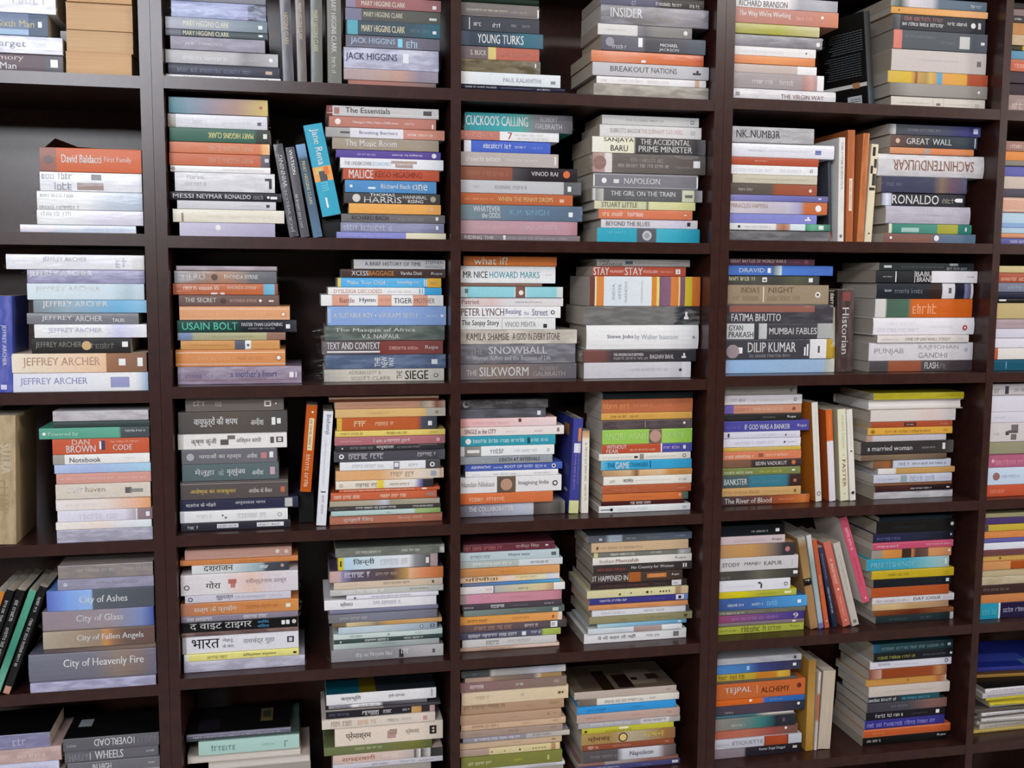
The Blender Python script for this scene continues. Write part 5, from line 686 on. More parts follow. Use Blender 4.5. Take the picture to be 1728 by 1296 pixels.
U 1034 1095 1070 130 80|gold-tan upright book, bottom shelf, fourth bay|a88040|m 0 94703c;m .5 b08c4c;m 1 a47c3c|
U 1130 1018 1180 190 28|thin white and orange upright, bottom shelf, fourth bay|c8c0b8|m .25 c8c0b8;m .3 b86a40;m .6 b46840;m .65 c8c0b8;s .1 .9 .3 .7 8c7060|
U 1165 1018 1228 182 130|page-edged upright book, bottom shelf, fourth bay|9c9488||rev pg=bcae9c
@r5c3b|1395 1070 5.189|3 5|.035|92||bottom shelf, fourth bay, teal-topped stack
410 1105 167|dark teal book at the top|2b4952|s .1 .88 .3 .65 7c9ca0;r .93 .97 .35 .65 c8d0d0;m 0 2c6088;m .1 2c4c54;m 1 28363c|
412 1105 242|black book with olive letters|22262a|s .05 .52 .3 .65 b0ac50;s .62 .9 .4 .6 6c7074;o .97 .5 .3 d0d0d4|
380 1090 312|white book with small oval|cacad5|s .1 .25 .45 .8 4a4a58;s .3 .6 .4 .6 a8a8c0;o .935 .55 .5 4a4a50;o .935 .55 .3 cacad5|
370 1050 392|rust-brown book|8e492c|m 0 7c4434;m .15 b89484;m .17 8a4428;m .8 8c482c;m .9 b08058;m 1 7c4c38|
345 1045 457|tan-orange book|b98a48|o .52 .55 .35 a0702c;m .85 b98848;m .9 b0644c;m .97 b48870;m 1 c8b8a4|
370 1075 542|beige-white book|c0b6af|s .2 .8 .4 .55 aca29c|
365 985 592|black-to-teal book with white letters|2f3339|s .01 .4 .25 .8 e4e0dc;s .47 .88 .25 .75 5ca0b8;m .42 2f3339;m .5 244854;m 1 2c5058|
355 1050 672|charcoal-to-mauve book|43404a|m .5 48484e;m .8 7c5c58;m 1 745854;s .3 .5 .4 .7 7c7c84;r 0 1 0 .1 7c746c|
345 1035 740|black book with bold white letters|25232a|s .12 .48 .3 .75 f0ece8;s .57 .78 .4 .6 5c5a60;r .88 .925 .3 .75 f0f0f0|
335 1030 817|indigo book with lavender letters|393680|s .03 .9 .25 .75 9c9cdc|
325 1080 887|orange book with cream edges|b95a34|r 0 1 .88 1 d8b8a0;r 0 1 0 .12 d0c0b0;s .1 .25 .35 .6 d08860|
315 1060 960|black book with small white letters at base|1e1b1e|s .05 .22 .4 .7 dcd8d8;t .87 .97 .45 .75 e8e4e4 Rupa|
@r0c4|1448 0 6.171|4 0|.03|20|1640|top shelf, fifth bay, stack at photo edge
w +.19 85|black book highest in view|241f22||
w +.19 157|mauve-brown book|7b6866||
w +.19 225|charcoal book with white word|3a363a|s .02 .12 .4 .7 d8d8d8|
w +.19 345|orange-tan book|b9834f|m .1 a87848;m .5 c08c50|
w +.19 452|beige book|b5a083|g a08c70|
w +.19 502|yellow and black book|4c4420|m 0 2c2a20;m .15 3c3820;m .18 b8a040;m 1 a89034|
w +.19 590|blue book|587f98|m .4 5890a8|
w +.19 712|salmon-red book|b3614c|s .05 .6 .3 .7 d89c8c;r 0 1 .85 1 9cb09c|
w +.19 830|dark purple book|3c3138||
w +.19 948|darker purple-black book|33282e||
w +.19 1125|mauve-brown book at the base|8d7a76|s .05 .4 .2 .6 c0b0ac;g 9c8884|
@r1c4|1395 195 5.189|4 1|.03|220|1590|second shelf, fifth bay, stack at photo edge
w +.19 307|mauve-brown book with pale letters|94726a|s .06 .6 .3 .7 d0bcb4|
w +.19 387|orange book|cc8448||
w +.19 434|grey-olive book|7b7870||
w +.19 522|indigo book|585896|m .5 6060a0|
w +.19 630|beige book|b8aaa0||
w +.19 702|charcoal book|484450||
w +.19 828|salmon book with white edges|c49a86|r 0 1 .85 1 d8d4d4;r 0 1 0 .15 dcd8d8|
w +.19 1007|pale-to-deep blue book|a8c0d0|r 0 1 .0 .3 7078b4;r 0 1 .3 .5 7c9cc4|
w +.19 1047|thin salmon book|c58a68||
w +.19 1102|indigo book at the base|5b5a94|s .12 .5 .25 .75 c8c8e4|
@r2c4|1395 425 5.189|4 2|.03|122|1530|third shelf, fifth bay, stack at photo edge
w +.19 182|beige-yellow book|bfb184||
w +.19 267|rust book with pale letters|a0523c|s .03 .7 .2 .6 dcb4a4|
w +.19 347|slate-lavender book|74768a|s .15 .7 .3 .7 8ca8b8|
w +.19 402|navy-black book|24263a||
w +.19 442|thin black book|222120|r .02 .12 .4 .8 c8c8c8|
w +.19 577|khaki book|b3a174||
w +.19 662|mauve-grey book|a39399|s .15 .4 .4 .6 8c7c84|
w +.19 742|lavender-white book|c6c4d2||
w +.19 827|white book|cfcdd8||
w +.19 927|cream-white book with red tip|d3d0cc|b 0 .05 b05c48|
w +.19 1025|dark teal book at the base|26556a|r .18 .2 .2 .8 5c8ca0|
@r3c4|1395 645 5.189|4 3|.025|15|1470|fourth shelf, fifth bay, stack at photo edge
w +.19 110|grey-white book with dark blots|b6b1b4|s .03 .1 .2 .7 5a5658;r .17 .22 .1 .8 3a3638;s .3 .6 .3 .6 5a5658|
w +.19 252|lavender-white book|cccad4||
w +.19 342|white book|c8c6d0|s .04 .2 .4 .6 b0aebc|
w +.19 502|pale grey book with dark arrow shape|c4bdbf|r .22 .27 .35 .55 4a4446;r .25 .4 .45 .6 5a5456;r .3 .38 .1 .4 6a6466;r .3 .4 .6 .9 6a6466;s .05 .15 .35 .5 9c9698|
w +.19 602|olive-brown book|8b8870||
w +.19 717|pink-mauve book|a8607a|s .1 .6 .2 .6 c88ca0;o .06 .5 .25 d8a8b4|
w +.19 862|pale blue book with brown heart|bbcbe5|o .12 .5 .45 8c6460;s .2 .5 .4 .6 8490ac|
w +.19 960|salmon-red book at the base|b9553c|s .05 .32 .3 .65 d8947c|
@r4c4|1395 860 5.189|4 4|.025|38|1400|fifth shelf, fifth bay, stack at photo edge
w +.19 77|beige-olive book|a8a17b||
w +.19 132|purple book|4a396a||
w +.19 187|yellow book|b9a13c|b 0 .05 4c4450|
w +.19 250|orange book|c9834c|s .1 .4 .4 .65 e0a87c|
w +.19 287|thin indigo book|5d5a98||
w +.19 347|white book|d0d3e0||
w +.19 397|maroon-brown book|6c4547||
w +.19 447|tan-yellow book|bf9a56|o .25 .5 .4 5c4420|
w +.19 517|orange-tan book|c08a5a|b .4 .7 9c4c20|
w +.19 577|beige book|b3a585||
w +.19 647|paler beige book|b9ad92|g a89c80|
w +.19 727|dark brown book|3c2d2b|s .02 .4 .4 .7 7c706c|
w +.19 797|orange book low down|b9794c||
w +.19 932|teal and navy book at the base|2a2440|m 0 2c8ca8;m .25 2f8fa8;m .26 d8e0e8;m .275 d8e0e8;m .28 292340;m 1 2a2440;s .03 .23 .3 .65 64b8cc;s .32 .8 .4 .7 a8a8bc|
"""
# ------------------------------------------------------------------ lettering
def visual(s):
    """Devanagari short i is drawn before its consonant cluster"""
    return re.sub('((?:[\u0915-\u0939]\u094d)*[\u0915-\u0939]\u093c?)\u093f', '\u093f\\1', s)
_txt = {}
def text_geo(s, bold):
    k = (s, bold)
    if k in _txt: return _txt[k]
    cu = bpy.data.curves.new('lettering', 'FONT'); cu.body = visual(s); cu.size = 1; cu.resolution_u = 2; cu.fill_mode = 'FRONT'
    o = bpy.data.objects.new('lettering', cu); C.objects.link(o)
    dg = bpy.context.evaluated_depsgraph_get(); me = bpy.data.meshes.new_from_object(o.evaluated_get(dg))
    bm = bmesh.new(); bm.from_mesh(me)       # cut across so that the letters can follow the rounded spine
    ax = 0 if bold else 1; c0 = [v.co[ax] for v in bm.verts] or [0, 1]; n = 6 if ax else 8
    for i in range(1, n):
        p = [0, 0, 0]; p[ax] = min(c0)+(max(c0)-min(c0))*i/n; nn = [0, 0, 0]; nn[ax] = 1
        bmesh.ops.bisect_plane(bm, geom=bm.verts[:]+bm.edges[:]+bm.faces[:], plane_co=p, plane_no=nn, dist=1e-6)
    bm.to_mesh(me); bm.free()
    V = [(v.co.x, v.co.y) for v in me.vertices]; P = [tuple(p.vertices) for p in me.polygons]
    bpy.data.objects.remove(o); bpy.data.curves.remove(cu); bpy.data.meshes.remove(me)
    xs = [v[0] for v in V] or [0, 1]; ys = [v[1] for v in V] or [0, 1]
    w, h = max(xs)-min(xs) or 1, max(ys)-min(ys) or 1
    _txt[k] = ([((x-min(xs))/w, (y-min(ys))/h) for x, y in V], P); return _txt[k]
# ------------------------------------------------------------------ one book
def opts_of(s):
    d = {}
    for t in s.split():
        k, _, v = t.partition('='); d[k] = v or True
    return d
def make_book(L, t, D, base, items, o, rnd):
    """meshes in the book's own frame: x along the spine, y into the shelf, z through the thickness"""
    hard = bool(o.get('hard')); thick = bool(o.get('thick'))
    th = .0022 if hard else .0005; r = min(.0016 if hard else .0011, t*.25); b = t*.07 if hard else (.0012 if thick else .0006)
    if t < .004: th = t*.08
    def prof(v):
        s = abs(2*v/t-1); s0 = 1-2*r/t
        e = max(0, (s-s0)/(1-s0)); return b*s*s + r*(1-math.sqrt(max(0, 1-e*e)))
    nz = 5; vs = [0, .12*r, .4*r, r] + [r+(t-2*r)*i/nz for i in range(1, nz)] + [t-r, t-.4*r, t-.12*r, t]
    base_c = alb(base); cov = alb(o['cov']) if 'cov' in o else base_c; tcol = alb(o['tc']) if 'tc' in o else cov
    stops, col2 = [], None
    for it in items:
        p = it.split(' ')
        if p[0] == 'm': stops.append((float(p[1]), alb(p[2])))
        elif p[0] == 'g': col2 = alb(p[1])  # mottling tone; on wrapped books it paints in the film's glossy reflections
    stops.sort(key=lambda q: q[0])
    segs = []                                # (u0, u1, colour0, colour1)
    if not stops: segs = [(0, 1, base_c, base_c)]
    else:
        if stops[0][0] > 0: stops.insert(0, (0, base_c))
        if stops[-1][0] < 1: stops.append((1, stops[-1][1]))
        segs = [(a[0], c[0], a[1], c[1]) for a, c in zip(stops, stops[1:]) if c[0]-a[0] > 1e-5]
    for it in items:
        p = it.split(' ')
        if p[0] == 'b':
            u0, u1, c = float(p[1]), float(p[2]), alb(p[3]); out = []
            for a, e, ca, ce in segs:
                at = lambda u: lerp(ca, ce, (u-a)/(e-a))
                if e <= u0 or a >= u1: out.append((a, e, ca, ce)); continue
                if a < u0: out.append((a, u0, ca, at(u0)))
                if e > u1: out.append((u1, e, at(u1), ce))
            out.append((u0, u1, c, c)); segs = sorted(out, key=lambda q: q[0])
    cv = MB(); up = [(prof(v), v) for v in vs]; iny = up[0][0]
    inn = [(y+th, min(max(z, th), t-th)) for y, z in up]
    outer = [(D, 0)] + up + [(D, t)]; inner = [(D, th)] + inn + [(D, t-th)]; n = len(outer)
    for a, e, ca, ce in segs:
        xa, xe = a*L, e*L
        for i in range(n-1):
            (y0, z0), (y1, z1) = outer[i], outer[i+1]
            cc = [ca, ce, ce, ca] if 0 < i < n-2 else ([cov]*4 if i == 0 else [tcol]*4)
            cv.quad([(xa, y0, z0), (xe, y0, z0), (xe, y1, z1), (xa, y1, z1)], cc, col2 if 0 < i < n-2 else None)
    pale = alb('cfc8ba')
    for i in range(n-1):
        (y0, z0), (y1, z1) = inner[i], inner[i+1]
        cv.quad([(0, y1, z1), (L, y1, z1), (L, y0, z0), (0, y0, z0)], pale)
        for x, k in ((0, 1), (L, -1)):
            q = [(x, *outer[i]), (x, *outer[i+1]), (x, *inner[i+1]), (x, *inner[i])]
            c = [segs[0][2] if x == 0 else segs[-1][3]]*2 + [pale]*2
            cv.quad(q[::k], c[::k])
    for a, e in (((D, 0), (D, th)), ((D, t-th), (D, t))): cv.quad([(0, *a), (0, *e), (L, *e), (L, *a)], cov)
    pg = MB(); ins = .0028 if hard else .0004; pc = o.get('pg') or rnd.choice(['b0a698', 'a89c8a', 'b4aca0', '9c9284'])
    pcol = alb(pc); y0 = iny+th+.0002; y1 = D - (.004 if hard else .0006)
    X0, X1 = ins, L-ins; Zb, Zt = th, t-th
    if o.get('rev'):                         # page block with a slightly hollow or wavy fore-edge
        k = 8; ring = [(y1+.0009*math.sin(6.3*i/k+rnd.random()), Zb+(Zt-Zb)*i/k) for i in range(k+1)]
        poly = [(y0, Zb)] + ring + [(y0, Zt)]
        for i in range(len(poly)):
            a, e = poly[i], poly[(i+1) % len(poly)]; pg.quad([(X1, *a), (X1, *e), (X0, *e), (X0, *a)], pcol)
        pg.quad([(X0, *p) for p in poly[::-1]], pcol); pg.quad([(X1, *p) for p in poly], pcol)
    else: pg.box((X0, y0, Zb), (X1, y1, Zt), pcol)
    # ---- everything printed on the spine and covers
    pr = MB()
    def put(x, z, lift=.00022): return (x*L, prof(min(max(z*t, 0), t))-lift, z*t)
    lay = [.0]
    def rect(u0, u1, v0, v1, c):
        ks = max(1, int((v1-v0)*6)); lf = .00016 + lay[0]; lay[0] += .00002
        for i in range(ks):
            a, e = v0+(v1-v0)*i/ks, v0+(v1-v0)*(i+1)/ks; pr.quad([put(u0, a, lf), put(u1, a, lf), put(u1, e, lf), put(u0, e, lf)], c)
    for it in items:
        p = it.split(' ')
        if p[0] in 'tTV' and len(p) > 6:
            u0, u1, v0, v1 = map(float, p[1:5]); c = alb(p[5]); s = ' '.join(p[6:])
            Vv, P = text_geo(s, p[0] == 'V'); lf = .0003 + lay[0]
            hgt = (v1-v0)*t; bold = hgt > .006 and p[0] != 'V'
            for q, dx in [(q, dx) for dx in ((-.011, .011) if bold else (0,)) for q in P]:
                pts = []
                for i in q:
                    a, e = Vv[i]; a += dx*hgt/((u1-u0)*L)
                    if p[0] == 'T': a, e = 1-a, 1-e
                    if p[0] == 'V': a, e = 1-e, a
                    pts.append(put(u0+(u1-u0)*a, v0+(v1-v0)*e, lf))
                pr.quad(pts, c)
        elif p[0] == 'r': u0, u1, v0, v1 = map(float, p[1:5]); rect(u0, u1, v0, v1, alb(p[5]))
        elif p[0] == 'o':
            u, v, s = map(float, p[1:4])
            if s < .05: continue
            c = alb(p[4]); rr = s*t/2; lf = .00018 + lay[0] + b*.7; lay[0] += .00003
            pr.quad([put(u+rr*math.cos(k*math.pi/8)/L, v+rr*math.sin(k*math.pi/8)/t, lf) for k in range(16)], c)
        elif p[0] == 's':                    # print too small to read: strokes of about its letters' size
            u0, u1, v0, v1 = map(float, p[1:5]); c = lerp(alb(p[5]), base_c, .22); h = (v1-v0)*t; x = u0*L; e = u1*L; k = 0; word = rnd.randint(3, 8)
            lf = .00024 + lay[0]
            def bar(xa, xb, za, zb):
                for q in ((za, (za+zb)/2), ((za+zb)/2, zb)) if zb-za > .2 else ((za, zb),): pr.quad([put(xa/L, q[0], lf), put(xb/L, q[0], lf), put(xb/L, q[1], lf), put(xa/L, q[1], lf)], c)
            H = v1-v0; st = h*.13; sv = H*.13; hin = o.get('_h'); wx = x
            while x < e:
                wd = h*rnd.uniform(.36, .58); zt = v1 if (hin or rnd.random() < .4) else v0+H*.72; g = rnd.choice('nocietr')
                if x+wd > e: break
                if g == 'i': wd = st*1.4
                bar(x if g != 't' else x+wd*.35, (x if g != 't' else x+wd*.35)+st, v0 if not hin else v0+H*rnd.choice([0, .2]), zt)
                if g in 'no': bar(x+wd-st, x+wd, v0, v0+H*.72)
                if g in 'nocetr': bar(x, x+wd, v0+H*.62, v0+H*.62+sv)
                if g in 'oce': bar(x, x+wd, v0, v0+sv)
                if g == 'e': bar(x, x+wd, v0+H*.32, v0+H*.32+sv*.8)
                x += wd+h*.14; k += 1
                if k >= word or x+h*.4 > e:
                    if hin: bar(wx, x, v1-sv*.9, v1)
                    x += h*.45; k = 0; word = rnd.randint(3, 8); wx = x
        elif p[0] in ('c', 'cl', 'p'):       # print on the cover that shows (c: lower/outer face, p: top face)
            u0, u1, w0, w1 = map(float, p[1:5]); c = alb(p[5]); ya, yb = iny+(D-iny)*w0, iny+(D-iny)*w1
            lf = .0002 + lay[0]; lay[0] += .00003
            if p[0] == 'p': pr.quad([(u0*L, ya, t+lf), (u1*L, ya, t+lf), (u1*L, yb, t+lf), (u0*L, yb, t+lf)], c)
            elif p[0] == 'c': pr.quad([(u0*L, yb, -lf), (u1*L, yb, -lf), (u1*L, ya, -lf), (u0*L, ya, -lf)], c)
            else:
                x = u0*L
                while x < u1*L:
                    y = ya; ye = yb*rnd.uniform(.86, 1)
                    while y < ye:
                        g = rnd.uniform(.004, .011); pr.quad([(x, min(y+g, ye), -lf), (x+.0016, min(y+g, ye), -lf), (x+.0016, y, -lf), (x, y, -lf)], c); y += g+.0015
                    x += .0048
    wp = None
    if o.get('wrap'):                        # loose clear film over the spine, pinched beyond the ends
        wp = MB(); nx = 22; ext = rnd.uniform(.004, .011); ext2 = rnd.uniform(.002, .007); ext = max(.0002, min(float(o.get('ext', ext)), o.get('_l', 1)-.0028)); ext2 = max(.0001, min(ext2, o.get('_r', 1)-.0028)); xs = [-ext, -ext*.45] + [L*i/nx for i in range(nx+1)] + [L+ext2*.5, L+ext2]
        pv = [0, .5*r, r] + [r+(t-2*r)*i/6 for i in range(1, 6)] + [t-r, t-.5*r, t]; G = []
        for i, x in enumerate(xs):
            row = []; end = i < 2 or i >= len(xs)-2; pin = {0: .45, 1: .8, len(xs)-2: .85, len(xs)-1: .55}.get(i, 1)
            for v in pv:
                z = t/2+(v-t/2)*pin*(rnd.uniform(.85, 1) if end else 1)
                y = prof(v) - rnd.uniform(.0005, .0012) - (0 if v in (0, t) else rnd.uniform(0, .0005)); y += rnd.uniform(.0, .006) if end else 0
                row.append((x + (rnd.uniform(-.002, .002) if end and abs(x-L/2) > L/2+.0024 else 0), y, min(max(z, .0002), t-.0002)))
            row = [(row[0][0], .02, row[0][2])] + row + [(row[-1][0], .02, row[-1][2])]; G.append(row)
        for a, e in zip(G, G[1:]):
            for i in range(len(a)-1): wp.quad([a[i], e[i], e[i+1], a[i+1]], [1, 1, 1, 1])
    return cv, pg, pr, wp
count = {}
SPECS = []
def add_book(*a, **k):
    """note a book; its share of the photograph decides below whether it is built singly or with the rest"""
    Mx, org, L, t = a[:4]; P = []
    for x, z in ((0, 0), (L, 0), (L, t), (0, t)):
        q = Mx @ Vector((x, 0, z)) - CAM; P.append((min(max(CW/2+F*q.dot(RGT)/q.dot(FWD), 0), CW), min(max(CH/2-F*q.dot(UPV)/q.dot(FWD), 0), CH)))
    area = abs(sum(a[0]*b[1]-b[0]*a[1] for a, b in zip(P, P[1:]+P[:1])))/2
    SPECS.append((area, len(SPECS), a, k, P))
def make_single(Mx, org, L, t, D, desc, base, items, o, label, group, name='book', cat='book'):
    rnd = random.Random(label + str(round(L, 4)))
    cv, pg, pr, wp = make_book(L, t, D, base, items, o, rnd)
    root = bpy.data.objects.new(name, None); C.objects.link(root); root.empty_display_size = .03
    root.matrix_world = Mx @ Matrix.Translation(org); tag(root, label, cat, group)
    gl = o.get('wrap') or o.get('hard') or rnd.random() < .25
    c = link('cover', cv.mesh('cover', M_GLOSS if gl else M_COVER, org), root)
    link('page_block', pg.mesh('page_block', M_PAGES, org), root)
    if pr.f: link('printed_lettering', pr.mesh('printed_lettering', M_PRINT, org, merge=False), c)
    if wp:
        m = wp.mesh('plastic_wrap', M_WRAP, org)
        for p in m.polygons: p.use_smooth = True
        link('plastic_wrap', m, root)
    if o.get('flap'):                        # black paper corner that stands up on the first-bay orange book
        f = MB(); k = alb('181618')
        for dy in (0, .0006):
            P = [(.002, .02+dy, t+.0001), (.024, .012+dy, t+.017), (.06, .016+dy, t+.0035), (.12, .02+dy, t+.0012)]; Q = [(x, .05+dy, t+.0001) for x, _, _ in P]
            for i in range(3): f.quad([P[i], P[i+1], Q[i+1], Q[i]][::1 if dy == 0 else -1], k)
        link('paper_flap', f.mesh('paper_flap', M_COVER, org), root)
    return root
ORD = 'topmost second third fourth fifth sixth seventh eighth ninth tenth eleventh twelfth thirteenth fourteenth fifteenth sixteenth seventeenth eighteenth'.split()
def words(s): return re.findall(r"[A-Za-z0-9][A-Za-z0-9'-]*", s)
def axes(dx, dz): return Vector((dx, 0, dz))
def shift_u(it, uh):
    p = it.split(' '); n = {'m': 1, 'o': 1, 'g': 0, 'c': 0, 'cl': 0, 'p': 0}.get(p[0], 2)
    for i in range(1, n+1): p[i] = '%.4f' % (uh + float(p[i])*(1-uh) if float(p[i]) > 0 or p[0] not in 'mb' else 0)
    return ' '.join(p)
def build(text):
    for blk in text.strip().split('@')[1:]:
        lines = blk.strip('\n').split('\n'); key, crop, br, rec, yt, xref, nm = lines[0].split('|')
        cx, cy, s = map(float, crop.split()); bay, row = map(int, br.split()); d = float(rec); yt = float(yt); xr_ = float(xref) if xref else None
        U = UNIT[bay]; top = shelf_under(U, row) + TH; X0, X1 = BAYX[bay]
        W = lambda x, y, dd=None, c=(cx, cy, s): px2w(c[0]+x/c[2], c[1]+y/c[2], d if dd is None else dd)
        rows, ups = [], []
        for ln in lines[1:]:
            g, desc, base, its, op = (ln.split('|') + [''])[:5]
            its = [q for q in its.split(';') if q]; o = opts_of(op)
            if g[0] in 'UB': ups.append((g.split(), desc, base, its, o)); continue
            xl, xr, yb = g.split(); rows.append((xl, xr, float(yb), desc, base, its, o))
        # flat stack, from the top boundary down
        xw = lambda tok: float(tok) if tok not in ('w',) and tok[0] != '+' else None
        zs = []; fx = rows[0][0] if rows else 'w'
        rx = xr_ if xr_ is not None else None
        roof = shelf_under(U, row-1) if row else Z0+HS[U]['A']+(HS[U]['A']-HS[U]['B'])
        zs.append(min(W(rx if rx is not None else float(rows[0][0]), yt).z, roof-.0015))
        for q in rows: zs.append(W(rx if rx is not None else float(q[0]), q[2]).z)
        fill = bool(rows[-1][6].get('fill')); zb = top
        if fill:
            rest = zs[-1]-top
            if rest < .012: rest = 0
            zb = top+rest
        z_top = zs[0]; k = (z_top-zb)/(z_top-zs[-1]); zs = [z_top-(z_top-z)*k for z in zs]
        grp = 'books in the ' + nm
        for i, (xl, xr, yb, desc, base, its, o) in enumerate(rows):
            t = zs[i]-zs[i+1]; ym = (yb + (rows[i-1][2] if i else yt))/2
            rnd = random.Random(key+str(i)); dj = d + rnd.uniform(-.003, .003)
            if 'd' in o: dj = float(o['d'])
            xa = X0 + rnd.uniform(.0012, .004) if xl == 'w' else W(float(xl), ym, dj).x
            if xr == 'w': xb = X1 - rnd.uniform(.0012, .004)
            elif xr[0] == '+': xb = xa + float(xr) + rnd.uniform(-.012, .012)
            else: xb = W(float(xr), ym, dj).x
            if bay > 0 or xl == 'w': xa = max(xa, X0+.0012)
            xb = min(xb, X1-.0012); L = xb-xa; D = min(.655*L*rnd.uniform(.96, 1.04), DEP-dj-.006)
            o['_l'], o['_r'] = xa-X0, X1-xb; o['_h'] = 'Hindi' in desc or key in ('r3c1b', 'r4c1b', 'r5c1b', 'r4c2a', 'r5c2a', 'r5c2b'); ordn = ORD[i] + (' down' if i else '')
            if re.search(r'\b(top|topmost|base|highest)\b', desc): ordn = ''
            cand = [f'{desc}, {ordn}, {nm}'.replace(', ,', ','), f'{desc}, {nm}', f'{desc}, {nm.replace(", stack beside", " by")}']
            lab = next((c for c in cand if len(words(c)) <= 16), cand[-1])
            if xl == 'w':                    # the divider hides the spine's beginning: print starts beyond it
                uh = max(0, X0 + (X0-CAM.x)/-CAM.y*dj - xa)/L; its = [shift_u(q, uh) for q in its]
            if o.get('rev'):
                Mx = Matrix.Translation((xb, dj+D, zs[i+1]+.0002)) @ Matrix.Rotation(math.pi, 4, 'Z')
            else: Mx = Matrix.Translation((xa, dj, zs[i+1]+.0002))
            add_book(Mx, Vector((L/2, D/2, 0)), L, t-.0003, D, desc, base, its, o, lab, grp)
        if fill and zb > top:
            n = max(1, round((zb-top)/.03)); xl0 = W(float(rows[-1][0]), yb).x if rows[-1][0] != 'w' else X0+.002; xl0 = max(xl0, X0+.002)
            for i in range(n):
                t = (zb-top)/n; L = .195; xl1 = min(xl0, X1-L-.002)
                add_book(Matrix.Translation((xl1, d, top+t*(n-1-i)+.0004)), Vector((L/2, .06, 0)), L, t-.00015, .125, '', ['9a948c', '6a6468', 'b0a49a', '54525a'][i % 4], [], {}, f'plain book {ORD[i]} below the frame edge under the {nm}'.replace('topmost', 'first'), grp)
        for g, desc, base, its, o in ups:
            c = tuple(map(float, o['crop'].split(','))) if 'crop' in o else (cx, cy, s); dd = float(o.get('d', d))
            if g[0] == 'B':  # the black book under the orange upright is added where a gap is dark
                xl, xr, y0, y1 = map(float, g[1:5]); a = W(xl, y1, dd, c); b = W(xr, y0, dd, c); t = b.z-top; L = b.x-a.x
                add_book(Matrix.Translation((a.x, dd+.03, top+.0003)), Vector((L/2, .07, 0)), L, t, .14, desc, base, its, o, desc, grp); continue
            bx, by, tx, ty, wpx = map(float, g[1:6]); Pb, Pt = W(bx, by, dd, c), W(tx, ty, dd, c); L = (Pb-Pt).length
            dv = (Pb-Pt)/L; ev = Vector((-dv.z, 0, dv.x)); t = (W(bx+wpx, by, dd, c)-Pb).length*abs(dv.z)
            D = min(.655*L*1.02 if L < .21 else .15, DEP-dd-.008); yaw = math.radians(float(o.get('yaw', 0)))
            o['_r'] = 0; low = min(Pb.z, Pb.z+ev.z*t); sh = 0 if o.get('free') else top-low+.0006
            Mx = Matrix(((dv.x, 0, ev.x, 0), (0, 1, 0, 0), (dv.z, 0, ev.z, 0), (0, 0, 0, 1)))
            if o.get('rev'): # spine to the back: turn about the book's own long axis
                Mx = Matrix.Translation((Pt.x+ev.x*t, dd+D, Pt.z+sh+ev.z*t)) @ Mx @ Matrix.Rotation(math.pi, 4, 'X')
            else: Mx = Matrix.Translation((Pt.x, dd, Pt.z+sh)) @ Matrix.Rotation(yaw, 4, 'Z') @ Mx
            add_book(Mx, Vector((L, D/2, t/2)), L, t, D, desc, base, its, o, desc, 'upright and leaning books')
build(DATA)
# ------------------------------------------------------------------ floppy magazines piled in the fifth bay's bottom shelf
top = shelf_under(2, 5) + TH; z = top+.0004; rnd = random.Random(5); X0 = BAYX[4][0]
MAGS = [('b8a25c', .007, .012, 'yellowed magazine at the bottom of the magazine pile'), ('b4aea6', .012, .03, 'grey magazine second from the bottom of the pile'),
        ('a8a29c', .009, .022, 'pale grey magazine third from the bottom of the pile'), ('c4c0bc', .008, .028, 'white-edged magazine fourth from the bottom of the pile'),
        ('6c6660', .008, .012, 'dark grey magazine fifth from the bottom of the pile'), ('c8c6ca', .008, .024, 'white magazine sixth from the bottom of the pile'),
        ('58504a', .009, .008, 'brown-grey magazine beneath the blue-white one in the pile'), ('a8b0c8', .006, .05, 'blue-white magazine under the yellow ones in the pile'),
        ('c8b838', .007, .044, 'bright yellow magazine in the middle of the pile'), ('b4a884', .006, .048, 'tan magazine over the bright yellow one in the pile'),
        ('b8ac30', .006, .034, 'mustard yellow magazine above the tan one in the pile'), ('b4b0b8', .012, .024, 'thick grey magazine under the black-covered one'),
        ('cfccd2', .011, .03, 'white-spined magazine with glossy black cover')]
for i, (c, t, dx, lab) in enumerate(MAGS):
    L, D = .265, .2; ya = rnd.uniform(-3, 3); its = ['s .05 .8 .3 .7 6a6462'] if t > .006 else []
    o = {'tc': '15140f'} if i == len(MAGS)-1 else {}
    Mx = Matrix.Translation((X0+.022+dx, .035+rnd.uniform(0, .015), z)) @ Matrix.Rotation(math.radians(ya), 4, 'Z')
    add_book(Mx, Vector((L/2, D/2, 0)), L, t-.0002, D, lab, c, its, o, lab + ', bottom shelf', 'magazines piled in the fifth bay', 'magazine', 'magazine'); z += t
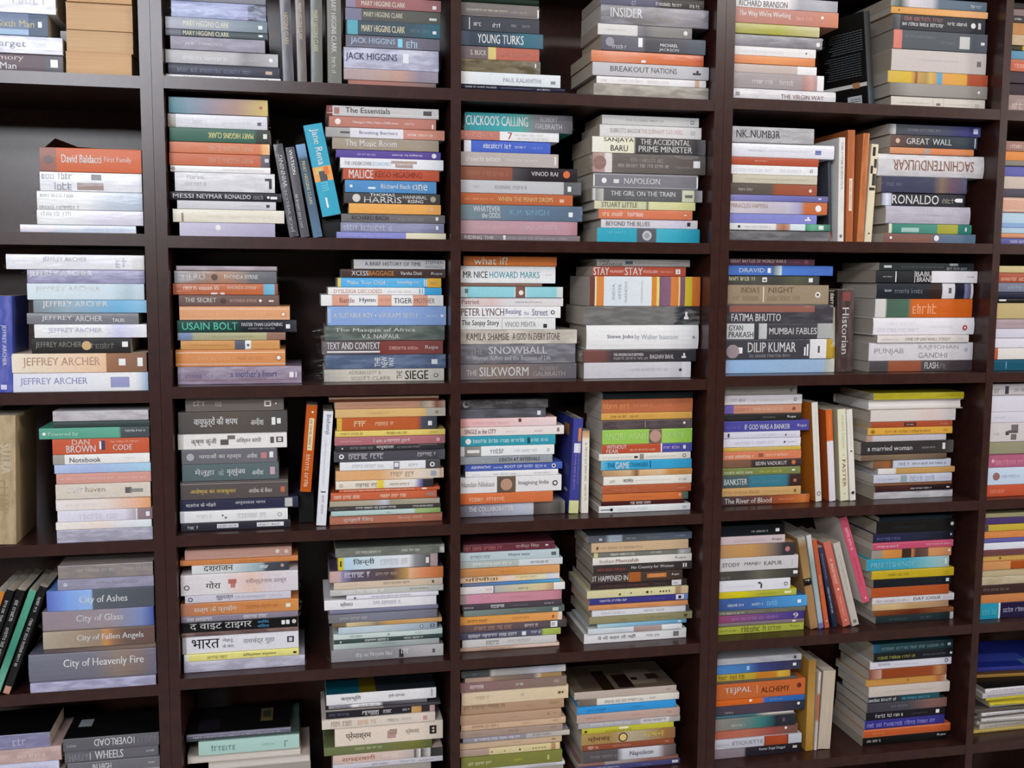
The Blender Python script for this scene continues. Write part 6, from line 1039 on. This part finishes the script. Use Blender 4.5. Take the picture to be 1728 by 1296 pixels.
for c, tc, t, dx, yy, lab, art in (('94703c', '5c4428', .008, .02, .1, 'brown-edged magazine lying askew on the black-covered one', []),
                          ('3a3f88', '34409c', .010, .05, .115, 'blue-covered magazine on top of the magazine pile', ['p .2 .7 .2 .5 4858b8', 'p .1 .4 .6 .8 282c70', 'p .6 .9 .05 .25 5c88b0'])):
    L, D = .25, .165; Mx = Matrix.Translation((X0+.012+dx, yy, z)) @ Matrix.Rotation(math.radians(-4), 4, 'Z')
    add_book(Mx, Vector((L/2, D/2, 0)), L, t-.0002, D, lab, c, art, {'tc': tc}, lab + ', bottom shelf', 'magazines piled in the fifth bay', 'magazine', 'magazine'); z += t

# the 300 books that show largest stand singly; slimmer and cut-off ones are built together
def rank(s):
    k = s[3]; a = s[2]
    return -1e9 if a[12:] or 'magazine' in a else (-1e6-s[0] if a[10] == 'upright and leaning books' else -s[0])
order = sorted(SPECS, key=rank); single = {s[1] for s in order[:300+15]}
rest = {m: MB() for m in ('cover', 'gloss', 'pages', 'ink', 'wrap')}
for s in SPECS:
    if s[1] in single: make_single(*s[2], **s[3]); continue
    Mx, org, L, t, D, desc, base, its, o, lab, grp = s[2][:11]; rnd = random.Random(lab + str(round(L, 4)))
    for key, q in zip(('cover', 'pages', 'ink', 'wrap'), make_book(L, t, D, base, its, o, rnd)):
        if q is None: continue
        if key == 'cover' and (o.get('wrap') or rnd.random() < .3): key = 'gloss'
        R = rest[key]; n = len(R.v); R.v += [tuple(Mx @ Vector(p)) for p in q.v]; R.f += [tuple(i+n for i in f) for f in q.f]; R.c += q.c; R.c2 += q.c2
allm = MB(); mi = []
for k, key in enumerate(rest):
    R = rest[key]; n = len(allm.v); allm.v += R.v; allm.f += [tuple(i+n for i in f) for f in R.f]; allm.c += R.c; allm.c2 += R.c2; mi += [k]*len(R.f)
me = allm.mesh('slim_books', M_COVER, merge=False)
for m in (M_GLOSS, M_PAGES, M_PRINT, M_WRAP): me.materials.append(m)
me.polygons.foreach_set('material_index', mi)
o = link('slim_books', me); tag(o, 'slim and cut-off books between the larger ones on all the shelves', 'books', None, 'stuff')
